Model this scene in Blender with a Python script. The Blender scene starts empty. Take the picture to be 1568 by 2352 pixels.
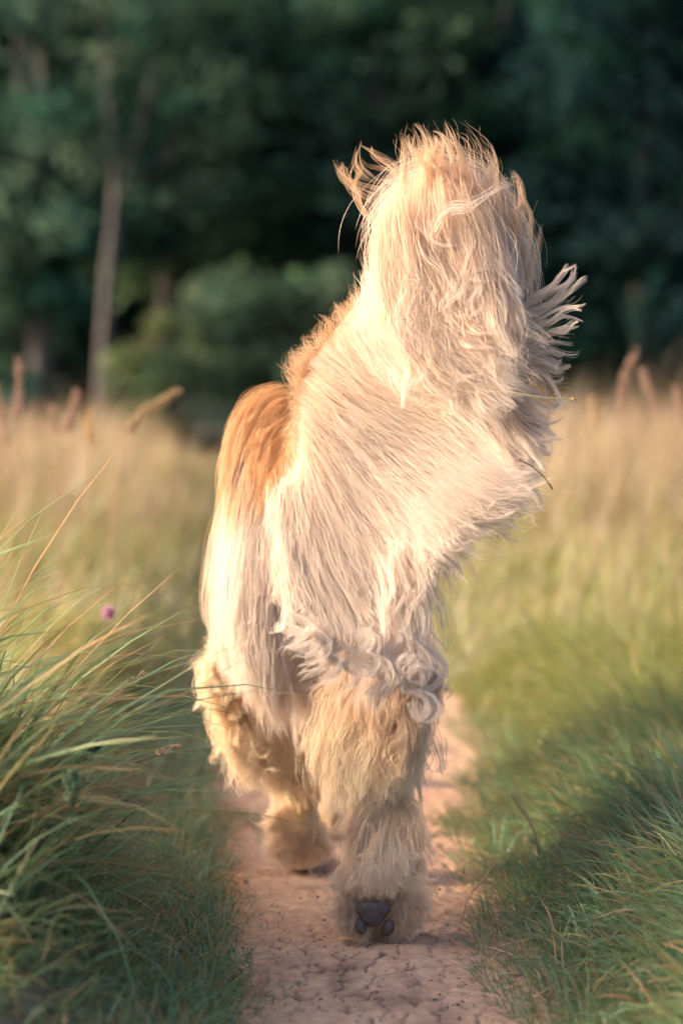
import bpy, math, random
import numpy as np
from mathutils import Vector, kdtree

SC = bpy.context.scene
RNG = np.random.default_rng(7)
random.seed(7)
rad = math.radians

# ------------------------------------------------------------------ camera
CAM_H = 0.62
LENS, SENS = 85.0, 36.0
W0, H0, HOR = 1568.0, 2352.0, 930.0
F = LENS / SENS * H0
PITCH = math.atan((H0 / 2 - HOR) / F)
cd = bpy.data.cameras.new('camera')
cam = bpy.data.objects.new('camera', cd)
SC.collection.objects.link(cam)
cam.location = (0, 0, CAM_H)
cam.rotation_euler = (math.pi / 2 - PITCH, 0, 0)
cd.sensor_fit = 'VERTICAL'
cd.sensor_height = SENS
cd.lens = LENS
cd.clip_start = 0.05
cd.clip_end = 2000
cd.dof.use_dof = True
cd.dof.focus_distance = 2.74
cd.dof.aperture_fstop = 3.1
SC.camera = cam

# ------------------------------------------------------------------ world, sun, exposure
SUN_EL = rad(19.5)
SUN_AZ = rad(-93.0)            # measured from +Y towards +X: the sun stands square to the left of the path
sun_dir = Vector((math.sin(SUN_AZ) * math.cos(SUN_EL), math.cos(SUN_AZ) * math.cos(SUN_EL), math.sin(SUN_EL)))
world = bpy.data.worlds.new("World")
SC.world = world
world.use_nodes = True
wn = world.node_tree
bg = wn.nodes['Background']
sky = wn.nodes.new('ShaderNodeTexSky')
sky.sky_type = 'NISHITA'
sky.sun_disc = False
sky.sun_elevation = SUN_EL
sky.sun_rotation = SUN_AZ
sky.dust_density = 6.0
sky.air_density = 0.6
sky.ozone_density = 0.0
wn.links.new(sky.outputs[0], bg.inputs[0])
bg.inputs[1].default_value = 0.15
sl = bpy.data.lights.new('sun', 'SUN')
sl.energy = 2.0
sl.angle = rad(3.0)
sl.color = (1.0, 0.77, 0.54)
so = bpy.data.objects.new('sun', sl)
SC.collection.objects.link(so)
so.rotation_euler = sun_dir.to_track_quat('Z', 'Y').to_euler()
so.location = (-8, 4, 6)
SC.view_settings.view_transform = 'Standard'
SC.view_settings.look = 'None'
SC.view_settings.exposure = 1.68
SC.view_settings.gamma = 1.0
SC.cycles.use_denoising = True
SC.cycles.max_bounces = 10
SC.cycles.diffuse_bounces = 7
SC.cycles.transmission_bounces = 4
SC.cycles.glossy_bounces = 2
SC.cycles.caustics_reflective = False
SC.cycles.caustics_refractive = False


# ------------------------------------------------------------------ helpers
def U(px, py, d):
    """point seen at (px,py) of the 1568x2352 frame at distance y=d"""
    v = H0 / 2 - py
    dy = F * math.cos(PITCH) + v * math.sin(PITCH)
    dz = -F * math.sin(PITCH) + v * math.cos(PITCH)
    return np.array(((px - W0 / 2) / dy * d, d, CAM_H + dz / dy * d))


def link(o, parent=None):
    SC.collection.objects.link(o)
    if parent is not None:
        o.parent = parent
    return o


def tag(o, label=None, cat=None, group=None, kind=None):
    for k, v in (('label', label), ('category', cat), ('group', group), ('kind', kind)):
        if v:
            o[k] = v
    return o


def mesh_np(name, verts, faces, mat, parent=None, col=None, smooth=False, extra=None):
    """verts (N,3); faces (M,k) array with k = 3 or 4"""
    verts = np.asarray(verts, dtype=np.float32)
    faces = np.asarray(faces, dtype=np.int32)
    me = bpy.data.meshes.new(name)
    me.vertices.add(len(verts))
    me.vertices.foreach_set('co', verts.ravel())
    k = faces.shape[1]
    me.loops.add(faces.size)
    me.loops.foreach_set('vertex_index', faces.ravel())
    me.polygons.add(len(faces))
    me.polygons.foreach_set('loop_start', np.arange(0, faces.size, k, dtype=np.int32))
    if smooth:
        me.polygons.foreach_set('use_smooth', np.ones(len(faces), dtype=bool))
    me.update(calc_edges=True)
    if col is not None:
        a = me.attributes.new('tint', 'FLOAT_COLOR', 'POINT')
        c4 = np.ones((len(verts), 4), dtype=np.float32)
        c4[:, :3] = col
        a.data.foreach_set('color', c4.ravel())
    me.validate()
    me.materials.append(mat)
    return link(bpy.data.objects.new(name, me), parent)


def smoothstep(a, b, x):
    t = np.clip((x - a) / (b - a), 0, 1)
    return t * t * (3 - 2 * t)


def unit(v):
    return v / np.maximum(np.linalg.norm(v, axis=-1, keepdims=True), 1e-9)


def vnoise(x, y, seed=0):
    """value noise on arrays, range -1..1"""
    xi = np.floor(x).astype(np.int64)
    yi = np.floor(y).astype(np.int64)
    fx, fy = x - xi, y - yi
    fx = fx * fx * (3 - 2 * fx)
    fy = fy * fy * (3 - 2 * fy)

    def h(a, b):
        n = (a * 374761393 + b * 668265263 + seed * 1442695041) & 0xffffffff
        n = ((n ^ (n >> 13)) * 1274126177) & 0xffffffff
        return ((n ^ (n >> 16)) & 0xffff) / 32767.5 - 1
    a = h(xi, yi) * (1 - fx) + h(xi + 1, yi) * fx
    b = h(xi, yi + 1) * (1 - fx) + h(xi + 1, yi + 1) * fx
    return a * (1 - fy) + b * fy


def fbm(x, y, seed=0, octv=4):
    s, a = 0, 1.0
    for i in range(octv):
        s = s + a * vnoise(x * 2 ** i, y * 2 ** i, seed + i * 17)
        a *= 0.5
    return s


def catmull(P, K):
    P = np.asarray(P, float)
    n = len(P)
    Q = np.vstack([2 * P[0] - P[1], P, 2 * P[-1] - P[-2]])
    t = np.linspace(0, n - 1 - 1e-6, K)
    i = np.floor(t).astype(int)
    f = (t - i)[:, None]
    p0, p1, p2, p3 = Q[i], Q[i + 1], Q[i + 2], Q[i + 3]
    return 0.5 * (2 * p1 + (p2 - p0) * f + (2 * p0 - 5 * p1 + 4 * p2 - p3) * f ** 2 + (3 * p1 - p0 - 3 * p2 + p3) * f ** 3)


# ------------------------------------------------------------------ materials
def new_mat(name):
    m = bpy.data.materials.new(name)
    m.use_nodes = True
    nt = m.node_tree
    nt.nodes.clear()
    out = nt.nodes.new('ShaderNodeOutputMaterial')
    return m, nt, out


def leafy_material(name, transl=0.4, rough=0.5, spec=0.25, attr='tint', gloss=0.06):
    m, nt, out = new_mat(name)
    a = nt.nodes.new('ShaderNodeAttribute')
    a.attribute_name = attr
    d = nt.nodes.new('ShaderNodeBsdfDiffuse')
    t = nt.nodes.new('ShaderNodeBsdfTranslucent')
    mx = nt.nodes.new('ShaderNodeMixShader')
    mx.inputs[0].default_value = transl
    g = nt.nodes.new('ShaderNodeBsdfGlossy')
    g.inputs['Roughness'].default_value = rough
    m2 = nt.nodes.new('ShaderNodeMixShader')
    m2.inputs[0].default_value = gloss
    L = nt.links.new
    L(a.outputs['Color'], d.inputs[0])
    L(a.outputs['Color'], t.inputs[0])
    L(d.outputs[0], mx.inputs[1])
    L(t.outputs[0], mx.inputs[2])
    L(mx.outputs[0], m2.inputs[1])
    L(g.outputs[0], m2.inputs[2])
    L(m2.outputs[0], out.inputs[0])
    return m


def hair_material(name, transl=0.52, gloss=0.05):
    return leafy_material(name, transl=transl, rough=0.38, gloss=gloss)


def noisy_material(name, c1, c2, scale, rough=0.85, bump=0.3, c3=None, dist=0.01):
    m, nt, out = new_mat(name)
    L = nt.links.new
    tc = nt.nodes.new('ShaderNodeTexCoord')
    n = nt.nodes.new('ShaderNodeTexNoise')
    n.inputs['Scale'].default_value = scale
    n.inputs['Detail'].default_value = 8
    n.inputs['Roughness'].default_value = 0.65
    L(tc.outputs['Object'], n.inputs['Vector'])
    r = nt.nodes.new('ShaderNodeValToRGB')
    r.color_ramp.elements[0].position = 0.35
    r.color_ramp.elements[1].position = 0.68
    r.color_ramp.elements[0].color = (*c1, 1)
    r.color_ramp.elements[1].color = (*c2, 1)
    if c3:
        e = r.color_ramp.elements.new(0.5)
        e.color = (*c3, 1)
    L(n.outputs[0], r.inputs[0])
    b = nt.nodes.new('ShaderNodeBsdfPrincipled')
    b.inputs['Roughness'].default_value = rough
    b.inputs['Specular IOR Level'].default_value = 0.25
    L(r.outputs[0], b.inputs['Base Color'])
    n2 = nt.nodes.new('ShaderNodeTexNoise')
    n2.inputs['Scale'].default_value = scale * 4
    n2.inputs['Detail'].default_value = 8
    L(tc.outputs['Object'], n2.inputs['Vector'])
    bm = nt.nodes.new('ShaderNodeBump')
    bm.inputs['Strength'].default_value = bump
    bm.inputs['Distance'].default_value = dist
    L(n2.outputs[0], bm.inputs['Height'])
    L(bm.outputs[0], b.inputs['Normal'])
    L(b.outputs[0], out.inputs[0])
    return m


M_GRASS = leafy_material('grass_blades', transl=0.44, gloss=0.05, rough=0.45)
M_LEAF = leafy_material('tree_leaves', transl=0.30, gloss=0.0, rough=0.6)
M_FUR = hair_material('fur')
M_SKIN = noisy_material('skin_undercoat', (0.42, 0.29, 0.20), (0.60, 0.45, 0.33), 30, bump=0.5)
M_BARK = noisy_material('bark', (0.065, 0.062, 0.066), (0.125, 0.115, 0.12), 9, bump=0.8, dist=0.03)
M_SOIL = noisy_material('soil_and_thatch', (0.08, 0.085, 0.05), (0.18, 0.15, 0.09), 6, bump=0.6)
M_HILL = noisy_material('sky_block_dark', (0.008, 0.016, 0.012), (0.02, 0.036, 0.024), 1.5, bump=0.6)  # near-black cover for the added hill that blocks the sky
M_PAD = noisy_material('pad_leather', (0.075, 0.062, 0.064), (0.14, 0.112, 0.112), 120, rough=0.7, bump=0.5, dist=0.002)
M_TWIG = noisy_material('dark_twig', (0.05, 0.035, 0.025), (0.11, 0.08, 0.05), 100)
M_NOSE = noisy_material('nose_leather', (0.012, 0.01, 0.01), (0.03, 0.025, 0.025), 200, rough=0.35)


def path_material():
    m, nt, out = new_mat('dry_cracked_earth')
    L = nt.links.new
    N = nt.nodes.new
    a = N('ShaderNodeAttribute')
    a.attribute_name = 'tint'
    tc = N('ShaderNodeTexCoord')
    n = N('ShaderNodeTexNoise')
    n.inputs['Scale'].default_value = 55
    n.inputs['Detail'].default_value = 10
    n.inputs['Roughness'].default_value = 0.7
    L(tc.outputs['Object'], n.inputs['Vector'])
    r = N('ShaderNodeMapRange')
    r.inputs[1].default_value = 0.3
    r.inputs[2].default_value = 0.7
    r.inputs[3].default_value = 0.72
    r.inputs[4].default_value = 1.18
    L(n.outputs[0], r.inputs[0])
    mul = N('ShaderNodeVectorMath')
    mul.operation = 'SCALE'
    L(a.outputs['Color'], mul.inputs[0])
    L(r.outputs[0], mul.inputs['Scale'])
    b = N('ShaderNodeBsdfPrincipled')
    b.inputs['Roughness'].default_value = 0.9
    b.inputs['Specular IOR Level'].default_value = 0.2
    L(mul.outputs[0], b.inputs['Base Color'])
    n2 = N('ShaderNodeTexNoise')
    n2.inputs['Scale'].default_value = 260
    n2.inputs['Detail'].default_value = 6
    L(tc.outputs['Object'], n2.inputs['Vector'])
    bm = N('ShaderNodeBump')
    bm.inputs['Strength'].default_value = 0.5
    bm.inputs['Distance'].default_value = 0.003
    L(n2.outputs[0], bm.inputs['Height'])
    L(bm.outputs[0], b.inputs['Normal'])
    L(b.outputs[0], out.inputs[0])
    return m


M_PATH = path_material()


# ------------------------------------------------------------------ ground, path, hill
def pc(y):      # centre of the path
    return np.interp(y, [1.5, 2.4, 2.8, 3.3, 4.2, 5.5, 8, 14, 24], [0.055, 0.050, 0.034, 0.026, 0.018, -0.02, -0.06, -0.25, -1.4]) \
        + 0.008 * np.sin(y * 3.1)


def phw(y):     # half width
    return np.interp(y, [1.5, 2.4, 2.8, 3.3, 4.2, 6, 24], [0.145, 0.15, 0.16, 0.18, 0.235, 0.25, 0.26]) + 0.012 * vnoise(y * 5, y * 0, 3)


def ground_z(x, y):
    u = np.abs(x - pc(y)) - phw(y)
    left = x < pc(y)
    bank = np.where(left, 0.10, 0.07)
    wid = np.where(left, 0.30, 0.30)
    z = -0.016 + smoothstep(-0.03, 1.0, u / wid) * bank + smoothstep(-0.02, 0.05, u) * 0.02
    z = z + 0.012 * fbm(x * 6, y * 6, 5) * smoothstep(0.02, 0.2, u)
    z = z + 0.05 * fbm(x * 0.4, y * 0.4, 9, 3) * smoothstep(2, 12, np.abs(y - 3) + np.abs(x)) 
    return z


def grid_mesh(name, X, Y, Z, mat, col=None, smooth=True):
    ny, nx = X.shape
    V = np.stack([X, Y, Z], -1).reshape(-1, 3)
    i = np.arange(ny - 1)[:, None] * nx + np.arange(nx - 1)[None, :]
    Fc = np.stack([i, i + 1, i + 1 + nx, i + nx], -1).reshape(-1, 4)
    return mesh_np(name, V, Fc, mat, col=None if col is None else col.reshape(-1, 3), smooth=smooth)


gx = np.concatenate([-np.geomspace(900, 1.2, 40), np.linspace(-1.15, 1.15, 150), np.geomspace(1.2, 900, 40)])
gy = np.concatenate([-np.geomspace(900, 0.5, 20), np.linspace(0.2, 8, 260), np.geomspace(8.1, 1500, 90)])
GX, GY = np.meshgrid(gx, gy)
tag(grid_mesh('ground', GX, GY, ground_z(GX, GY), M_SOIL), kind='structure')

py_ = np.concatenate([np.arange(1.5, 4.6, 0.0045), np.geomspace(4.61, 26, 260)])
pu = np.linspace(-1, 1, 150)
PU, PY = np.meshgrid(pu, py_)
PX = pc(PY) + PU * (phw(PY) + 0.07)
# clods and cracks: warped cell pattern
cell = 0.037
wx = PX + 0.012 * fbm(PX * 25, PY * 25, 31)
wy = PY * 0.62 + 0.012 * fbm(PX * 25, PY * 25, 41)
ci, cj = np.floor(wx / cell), np.floor(wy / cell)
d1 = np.full(PX.shape, 9.0)
d2 = np.full(PX.shape, 9.0)
idv = np.zeros(PX.shape)


def hsh(a, b, s):
    n = ((a.astype(np.int64) * 73856093) ^ (b.astype(np.int64) * 19349663) ^ (s * 83492791)) & 0x7fffffff
    n = ((n ^ (n >> 13)) * 1274126177) & 0x7fffffff
    return ((n ^ (n >> 15)) & 0xffff) / 65535.0


for oi in (-1, 0, 1):
    for oj in (-1, 0, 1):
        a, b = ci + oi, cj + oj
        fx = (a + 0.15 + 0.7 * hsh(a, b, 1)) * cell
        fy = (b + 0.15 + 0.7 * hsh(a, b, 2)) * cell
        dd = np.hypot(wx - fx, wy - fy)
        nearer = dd < d1
        d2 = np.where(nearer, d1, np.minimum(d2, dd))
        idv = np.where(nearer, hsh(a, b, 3), idv)
        d1 = np.minimum(d1, dd)
edge = (d2 - d1) / cell
crackiness = np.clip(smoothstep(-0.5, 0.7, fbm(PX * 5, PY * 3, 77, 3)), 0.12, 1) * (0.25 + 0.75 * smoothstep(3.1, 2.55, PY))
PZ = 0.0046 * (smoothstep(0.0, 0.09, edge)) * (0.25 + 0.75 * crackiness) + 0.003 * (idv - 0.5) * crackiness
PZ += 0.0024 * fbm(PX * 14, PY * 22, 51) + 0.0018 * fbm(PX * 90, PY * 90, 57, 3)
PZ += 0.010 * fbm(PX * 3, PY * 3, 61, 2) * 0.6
PZ -= 0.012 * (1 - PU ** 2) * 0.5
base = np.array([0.52, 0.325, 0.22])
dark = np.array([0.17, 0.10, 0.08])
pale = np.array([0.62, 0.405, 0.28])
t1 = smoothstep(-0.8, 0.9, fbm(PX * 7, PY * 7, 91))[..., None]
pcol = base * (1 - t1) + pale * t1
ck = ((1 - smoothstep(0.0, 0.10, edge)) * (0.04 + 1.0 * np.minimum(1, crackiness * 1.5)))[..., None]
pcol = pcol * (1 - ck * 0.9) + dark * ck * 0.9
dm = smoothstep(0.25, 1.0, fbm(PX * 14, PY * 9, 97))[..., None] * 0.55
pcol = pcol * (1 - dm) + dark * dm
tag(grid_mesh('path', PX, PY, PZ, M_PATH, col=pcol), kind='structure')

hx = np.linspace(-120, 120, 70)
hy = np.linspace(42, 130, 40)
HX, HY = np.meshgrid(hx, hy)
HZ = -1.0 + 2.5 * smoothstep(42, 48, HY) + 25 * smoothstep(42, 95, HY) + 2.5 * fbm(HX * 0.05, HY * 0.05, 15) * smoothstep(46, 60, HY)
tag(grid_mesh('sky_block_hill', HX, HY, HZ, M_HILL), kind='structure')  # added hill behind the wood, keeps bright sky out of the gaps


RNG = np.random.default_rng(100)
# ------------------------------------------------------------------ grass blades
def blades(root, length, az, bend, width, K=6, colbase=None, coltip=None, start_el=None, droop=1.0, kink=None):
    """flat tapered blades; az: heading it leans to, bend: how far the direction tips over from start_el"""
    N = len(root)
    s = np.linspace(0, 1, K)
    el0 = start_el if start_el is not None else np.full(N, rad(80))
    el = el0[:, None] - bend[:, None] * s[None, :] ** droop
    azs = az[:, None] + RNG.normal(0, 0.25, N)[:, None] * s[None, :]
    if kink is not None:
        el = el - np.where(s[None, :] > kink[:, None], rad(70), 0)
    step = (length / (K - 1))[:, None]
    dx = np.cos(el) * np.cos(azs) * step
    dy = np.cos(el) * np.sin(azs) * step
    dz = np.sin(el) * step
    P = np.zeros((N, K, 3))
    P[:, :, 0] = root[:, None, 0] + np.cumsum(dx, 1) - dx
    P[:, :, 1] = root[:, None, 1] + np.cumsum(dy, 1) - dy
    P[:, :, 2] = root[:, None, 2] + np.cumsum(dz, 1) - dz
    floor = ground_z(P[..., 0], P[..., 1]) + 0.004
    P[..., 2] = np.maximum(P[..., 2], floor * (s[None, :] > 0) + -1 * (s[None, :] == 0))
    sa = az + math.pi / 2 + RNG.normal(0, 0.5, N)
    side = np.stack([np.cos(sa), np.sin(sa), RNG.normal(0, 0.5, N)], -1)
    side = unit(side)
    w = width[:, None] * (1 - s[None, :] ** 2.2) * (0.55 + 0.45 * np.minimum(1, s[None, :] * 4))
    w[:, -1] = width * 0.04
    A = P + side[:, None, :] * w[..., None] * 0.5
    B = P - side[:, None, :] * w[..., None] * 0.5
    V = np.stack([A, B], 2).reshape(-1, 3)
    o = (np.arange(N) * K * 2)[:, None] + (np.arange(K - 1) * 2)[None, :]
    Fc = np.stack([o, o + 1, o + 3, o + 2], -1).reshape(-1, 4)
    tt = (s[None, :, None]) ** 2
    C = colbase[:, None, :] * (1 - tt) + coltip[:, None, :] * tt
    C = np.repeat(C[:, :, None, :], 2, 2).reshape(-1, 3)
    return V, Fc, C


def merge(parts):
    V, Fc, C, o = [], [], [], 0
    for v, f, c in parts:
        V.append(v)
        Fc.append(f + o)
        C.append(c)
        o += len(v)
    return np.vstack(V), np.vstack(Fc), np.vstack(C)


def pick_cols(n, pal, w, jit=0.18):
    pal = np.array(pal)
    i = RNG.choice(len(pal), n, p=np.array(w) / sum(w))
    return np.clip(pal[i] * (1 + RNG.normal(0, jit, (n, 1))) * (1 + RNG.normal(0, 0.05, (n, 3))), 0.004, 0.9)


G1 = (0.14, 0.27, 0.14)
G2 = (0.22, 0.33, 0.14)
G3 = (0.13, 0.20, 0.07)
G4 = (0.17, 0.22, 0.12)
DRY = (0.52, 0.27, 0.13)
STRAW = (0.60, 0.38, 0.21)
PALE = (0.62, 0.46, 0.32)


def area_pts(n, x0, x1, y0, y1):
    return RNG.uniform(x0, x1, n), RNG.uniform(y0, y1, n)


# --- long lodged grass on the left bank
parts = []
n = 26000
y = 1.72 + 3.53 * RNG.random(n) ** 1.15
u = RNG.random(n) ** 0.8 * 0.75
x = pc(y) - phw(y) - 0.03 - u
clx = vnoise(x * 9, y * 9, 201)
keep = RNG.random(n) < 0.55 + 0.45 * clx
x, y, u = x[keep], y[keep], u[keep]
n = len(x)
ln = (0.05 + 0.31 * smoothstep(0.05, 0.34, u) + 0.13 * smoothstep(0.2, 0.38, u) * smoothstep(2.0, 2.5, y)) * RNG.uniform(0.55, 1.2, n) * (0.18 + 0.82 * smoothstep(1.9, 2.6, y)) * (1 - 0.66 * smoothstep(2.55, 3.15, y))
az = RNG.normal(rad(-12), 0.8, n) + 0.7 * vnoise(x * 6, y * 6, 211)
el0 = np.clip(RNG.normal(rad(58), rad(16), n), rad(15), rad(88))
bend = np.clip(RNG.normal(rad(54), rad(28), n), rad(4), rad(120))
wd = np.clip(RNG.lognormal(math.log(0.0054), 0.42, n), 0.0020, 0.0090) * (0.6 + 0.4 * smoothstep(1.9, 2.4, y)) * (0.6 + 0.5 * smoothstep(0, 0.3, u))
cb = pick_cols(n, [G1, G2, G4, DRY], [4, 4, 2.2, 0.8])
ct = pick_cols(n, [G1, G2, (.24, .30, .11), (.30, .34, .18), DRY, STRAW], [2.4, 3.0, 2.6, 2.6, 2.0, 1.4])
wl = (smoothstep(3.0, 4.4, y) * 0.85)[:, None]  # blend paints the sunlit stretch further off into the blade colours
cb = cb * (1 - wl) + pick_cols(n, [(0.22, 0.26, 0.06), (0.34, 0.30, 0.10)], [3, 2]) * wl
ct = ct * (1 - wl) + pick_cols(n, [(0.28, 0.30, 0.08), (0.42, 0.34, 0.11), (0.62, 0.36, 0.17)], [2, 2, 2]) * wl
parts.append(blades(np.stack([x, y, ground_z(x, y) - 0.01], -1), ln, az, bend, wd, 7, cb, ct, el0, 1.1))
# fine short turf creeping onto the path
n = 15000
y = 1.5 + 3.2 * RNG.random(n)
u = np.abs(RNG.normal(0, 0.09, n)) - 0.045 + 0.03 * vnoise(y * 9, y * 0, 5)
x = pc(y) - phw(y) - u
ln = RNG.uniform(0.02, 0.06, n) * (0.6 + 0.6 * smoothstep(-0.03, 0.05, u))
az = RNG.uniform(0, 2 * math.pi, n)
cb = pick_cols(n, [G1, G2, DRY], [6, 3, 1.4])
ct = pick_cols(n, [G1, G2, G4, DRY, STRAW], [4, 3, 1, 1.6, 1])
parts.append(blades(np.stack([x, y, ground_z(x, y) + 0.0], -1), ln, az, RNG.uniform(0.3, 1.4, n), RNG.uniform(0.0012, 0.0026, n), 5, cb, ct,
                    RNG.uniform(rad(15), rad(80), n)))
V, Fc, C = merge(parts)
tag(mesh_np('long_grass', V, Fc, M_GRASS, col=C), 'long green and rusty grass leaning over the left edge of the path', 'grass', kind='stuff')

RNG = np.random.default_rng(106)
# --- dense shorter lodged grass on the right bank
parts = []
n = 46000
y = 1.45 + 3.9 * RNG.random(n) ** 1.1
u = RNG.random(n) ** 0.85 * 0.72 - 0.005
x = pc(y) + phw(y) + 0.015 + u
ln = (0.045 + 0.085 * smoothstep(0.0, 0.22, u)) * RNG.uniform(0.5, 1.3, n)
tuft = vnoise(x * 7, y * 7, 301)
az = math.pi + RNG.normal(0, 0.6, n) + 0.9 * tuft
el0 = np.clip(RNG.normal(rad(50), rad(18), n), rad(8), rad(88))
bend = np.clip(RNG.normal(rad(55), rad(25), n), rad(5), rad(120))
wd = np.clip(RNG.lognormal(math.log(0.0033), 0.35, n), 0.0014, 0.007)
cb = pick_cols(n, [G1, G2, DRY], [5, 4, 0.8])
ct = pick_cols(n, [G1, G2, (.26, .31, .12), (.32, .35, .20), DRY, STRAW], [3, 3, 2.0, 2.0, 2.0, 1.3])
wl = (smoothstep(3.2, 4.6, y) * 0.85)[:, None]  # turf turns olive yellow with distance, sunlight put into its colour
cb = cb * (1 - wl) + pick_cols(n, [(0.22, 0.26, 0.06), (0.32, 0.32, 0.09)], [3, 2]) * wl
ct = ct * (1 - wl) + pick_cols(n, [(0.26, 0.30, 0.07), (0.38, 0.34, 0.10), (0.56, 0.38, 0.18)], [3, 2, 1.5]) * wl
parts.append(blades(np.stack([x, y, ground_z(x, y) - 0.008 + 0.02 * tuft * smoothstep(0.05, .2, u)], -1), ln, az, bend, wd, 6, cb, ct, el0, 1.1))
n = 9000
y = 1.5 + 3.2 * RNG.random(n)
u = np.abs(RNG.normal(0, 0.06, n)) - 0.03 + 0.025 * vnoise(y * 8, y * 0, 15)
x = pc(y) + phw(y) + u
ln = RNG.uniform(0.02, 0.07, n)
cb = pick_cols(n, [G1, G2, DRY], [6, 3, 1.2])
ct = pick_cols(n, [G1, G2, G4, DRY, STRAW], [4, 3, 1, 1.4, 1])
parts.append(blades(np.stack([x, y, ground_z(x, y)], -1), ln, RNG.normal(math.pi, 1.1, n), RNG.uniform(0.3, 1.3, n), RNG.uniform(0.0012, 0.0024, n), 5, cb, ct,
                    RNG.uniform(rad(15), rad(80), n)))
V, Fc, C = merge(parts)
tag(mesh_np('turf_grass', V, Fc, M_GRASS, col=C), 'dense short green grass combed over the right edge of the path', 'grass', kind='stuff')

RNG = np.random.default_rng(107)
# --- meadow behind: green near, straw coloured and taller far off
MG1 = (0.19, 0.215, 0.05)
MG2 = (0.29, 0.27, 0.075)
MS1 = (0.31, 0.235, 0.13)
MS2 = (0.36, 0.24, 0.17)
MS3 = (0.29, 0.18, 0.135)
parts = []
for (y0, y1, n, wk) in ((4.6, 8, 52000, 1.0), (8, 14, 50000, 1.7), (14, 30, 48000, 3.0)):
    y = RNG.uniform(y0, y1, n)
    half = 1.0 + 0.32 * y
    x = RNG.uniform(-1, 1, n) * half
    u = np.abs(x - pc(y)) - phw(y)
    keep = ((u > 0.0) | (y > 7)) & (RNG.random(n) < 0.7 + 0.5 * vnoise(x * 2.2, y * 2.2, 401))
    x, y, u = x[keep], y[keep], u[keep]
    n = len(x)
    side = smoothstep(0.05, 0.7, u)
    right = x > pc(y)
    u = np.where(y > 7, np.abs(u) + 0.4, u)
    tall = np.where(right, 0.88 * smoothstep(6.5, 11, y + 0.8 * vnoise(x * 1.5, y, 5)), (0.46 + 0.18 * smoothstep(11, 14, y)) * smoothstep(5.2, 10.5, y + 0.8 * vnoise(x * 1.5, y, 5))) * (0.25 + 0.75 * side)
    ln = (0.09 + 0.10 * side + 0.40 * tall) * RNG.uniform(0.6, 1.15, n)
    isst = RNG.random(n) < (0.10 + 0.75 * tall)
    ln = np.where(isst, ln * 1.12 * np.clip(RNG.lognormal(0, 0.18, n), 0.6, 1.5), ln * 0.75)
    cb = np.where(isst[:, None], pick_cols(n, [MG2, MS1, MS3], [1, 2, 1]), pick_cols(n, [MG1, MG2], [3, 2]))
    ct = np.where(isst[:, None], pick_cols(n, [MS1, MS2, MS3], [2, 3, 1]), pick_cols(n, [MG1, MG2, MS1], [2, 3, 2]))
    az = RNG.normal(rad(-10), 1.0, n)
    parts.append(blades(np.stack([x, y, ground_z(x, y) - 0.01], -1), ln, az, np.clip(RNG.normal(0.6, 0.35, n), 0.05, 1.6),
                        RNG.uniform(0.0025, 0.0055, n) * wk, 4, cb, ct, np.clip(RNG.normal(rad(80), rad(9), n), rad(45), rad(92))))
V, Fc, C = merge(parts)
tag(mesh_np('meadow_grass', V, Fc, M_GRASS, col=C), 'sunlit straw and green meadow grass filling the field to the trees', 'grass', kind='stuff')


# ------------------------------------------------------------------ tubes
def tube(pts, radii, seg=8):
    P = np.asarray(pts, float)
    R = np.asarray(radii, float)
    n = len(P)
    T = unit(np.gradient(P, axis=0))
    up = np.array([0.13, 0.31, 0.94]) if abs(T[0][2]) < 0.9 else np.array([0.9, 0.3, 0.1])
    V = []
    for i in range(n):
        a = unit(np.cross(T[i], up))
        b = np.cross(T[i], a)
        th = np.linspace(0, 2 * math.pi, seg, endpoint=False)
        V.append(P[i] + R[i] * (np.cos(th)[:, None] * a + np.sin(th)[:, None] * b))
    V = np.vstack(V)
    Fc = []
    for i in range(n - 1):
        for j in range(seg):
            k = (j + 1) % seg
            Fc.append((i * seg + j, i * seg + k, (i + 1) * seg + k, (i + 1) * seg + j))
    return V, np.array(Fc)


def tubes_merge(lst):
    V, Fc, o = [], [], 0
    for v, f in lst:
        V.append(v)
        Fc.append(f + o)
        o += len(v)
    return np.vstack(V), np.vstack(Fc)


RNG = np.random.default_rng(101)
# ------------------------------------------------------------------ trees
def leaf_cloud(centres, radii, n_per, size, pal, w, jit=0.25):
    Vs, Cs = [], []
    cid = RNG.integers(0, len(centres), n_per * len(centres))
    N = len(cid)
    dirs = unit(RNG.normal(0, 1, (N, 3)))
    rr = RNG.random(N) ** 0.45
    P = centres[cid] + dirs * rr[:, None] * radii[cid][:, None] * np.array([1, 1, 0.75])
    nrm = unit(dirs * 0.6 + RNG.normal(0, 1, (N, 3)) * 0.8 + np.array([0, 0, 0.5]))
    a = unit(np.cross(nrm, RNG.normal(0, 1, (N, 3))))
    b = np.cross(nrm, a)
    sz = size * RNG.uniform(0.6, 1.3, N)[:, None]
    q = np.stack([P - a * sz, P + b * sz * 0.45, P + a * sz, P - b * sz * 0.45], 1).reshape(-1, 3)
    f = np.arange(N * 4).reshape(-1, 4)
    cc = pick_cols(len(centres), pal, w, jit)[cid] * (1 + RNG.normal(0, 0.18, (N, 1)))
    return q, f, np.repeat(np.clip(cc, 0.003, 0.8), 4, 0)


def crown_centres(c, rx, ry, rz, n, rc):
    d = unit(RNG.normal(0, 1, (n, 3)))
    r = RNG.random(n) ** 0.4
    P = np.array(c) + d * r[:, None] * np.array([rx, ry, rz])
    return P, rc * RNG.uniform(0.6, 1.35, n)


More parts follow.
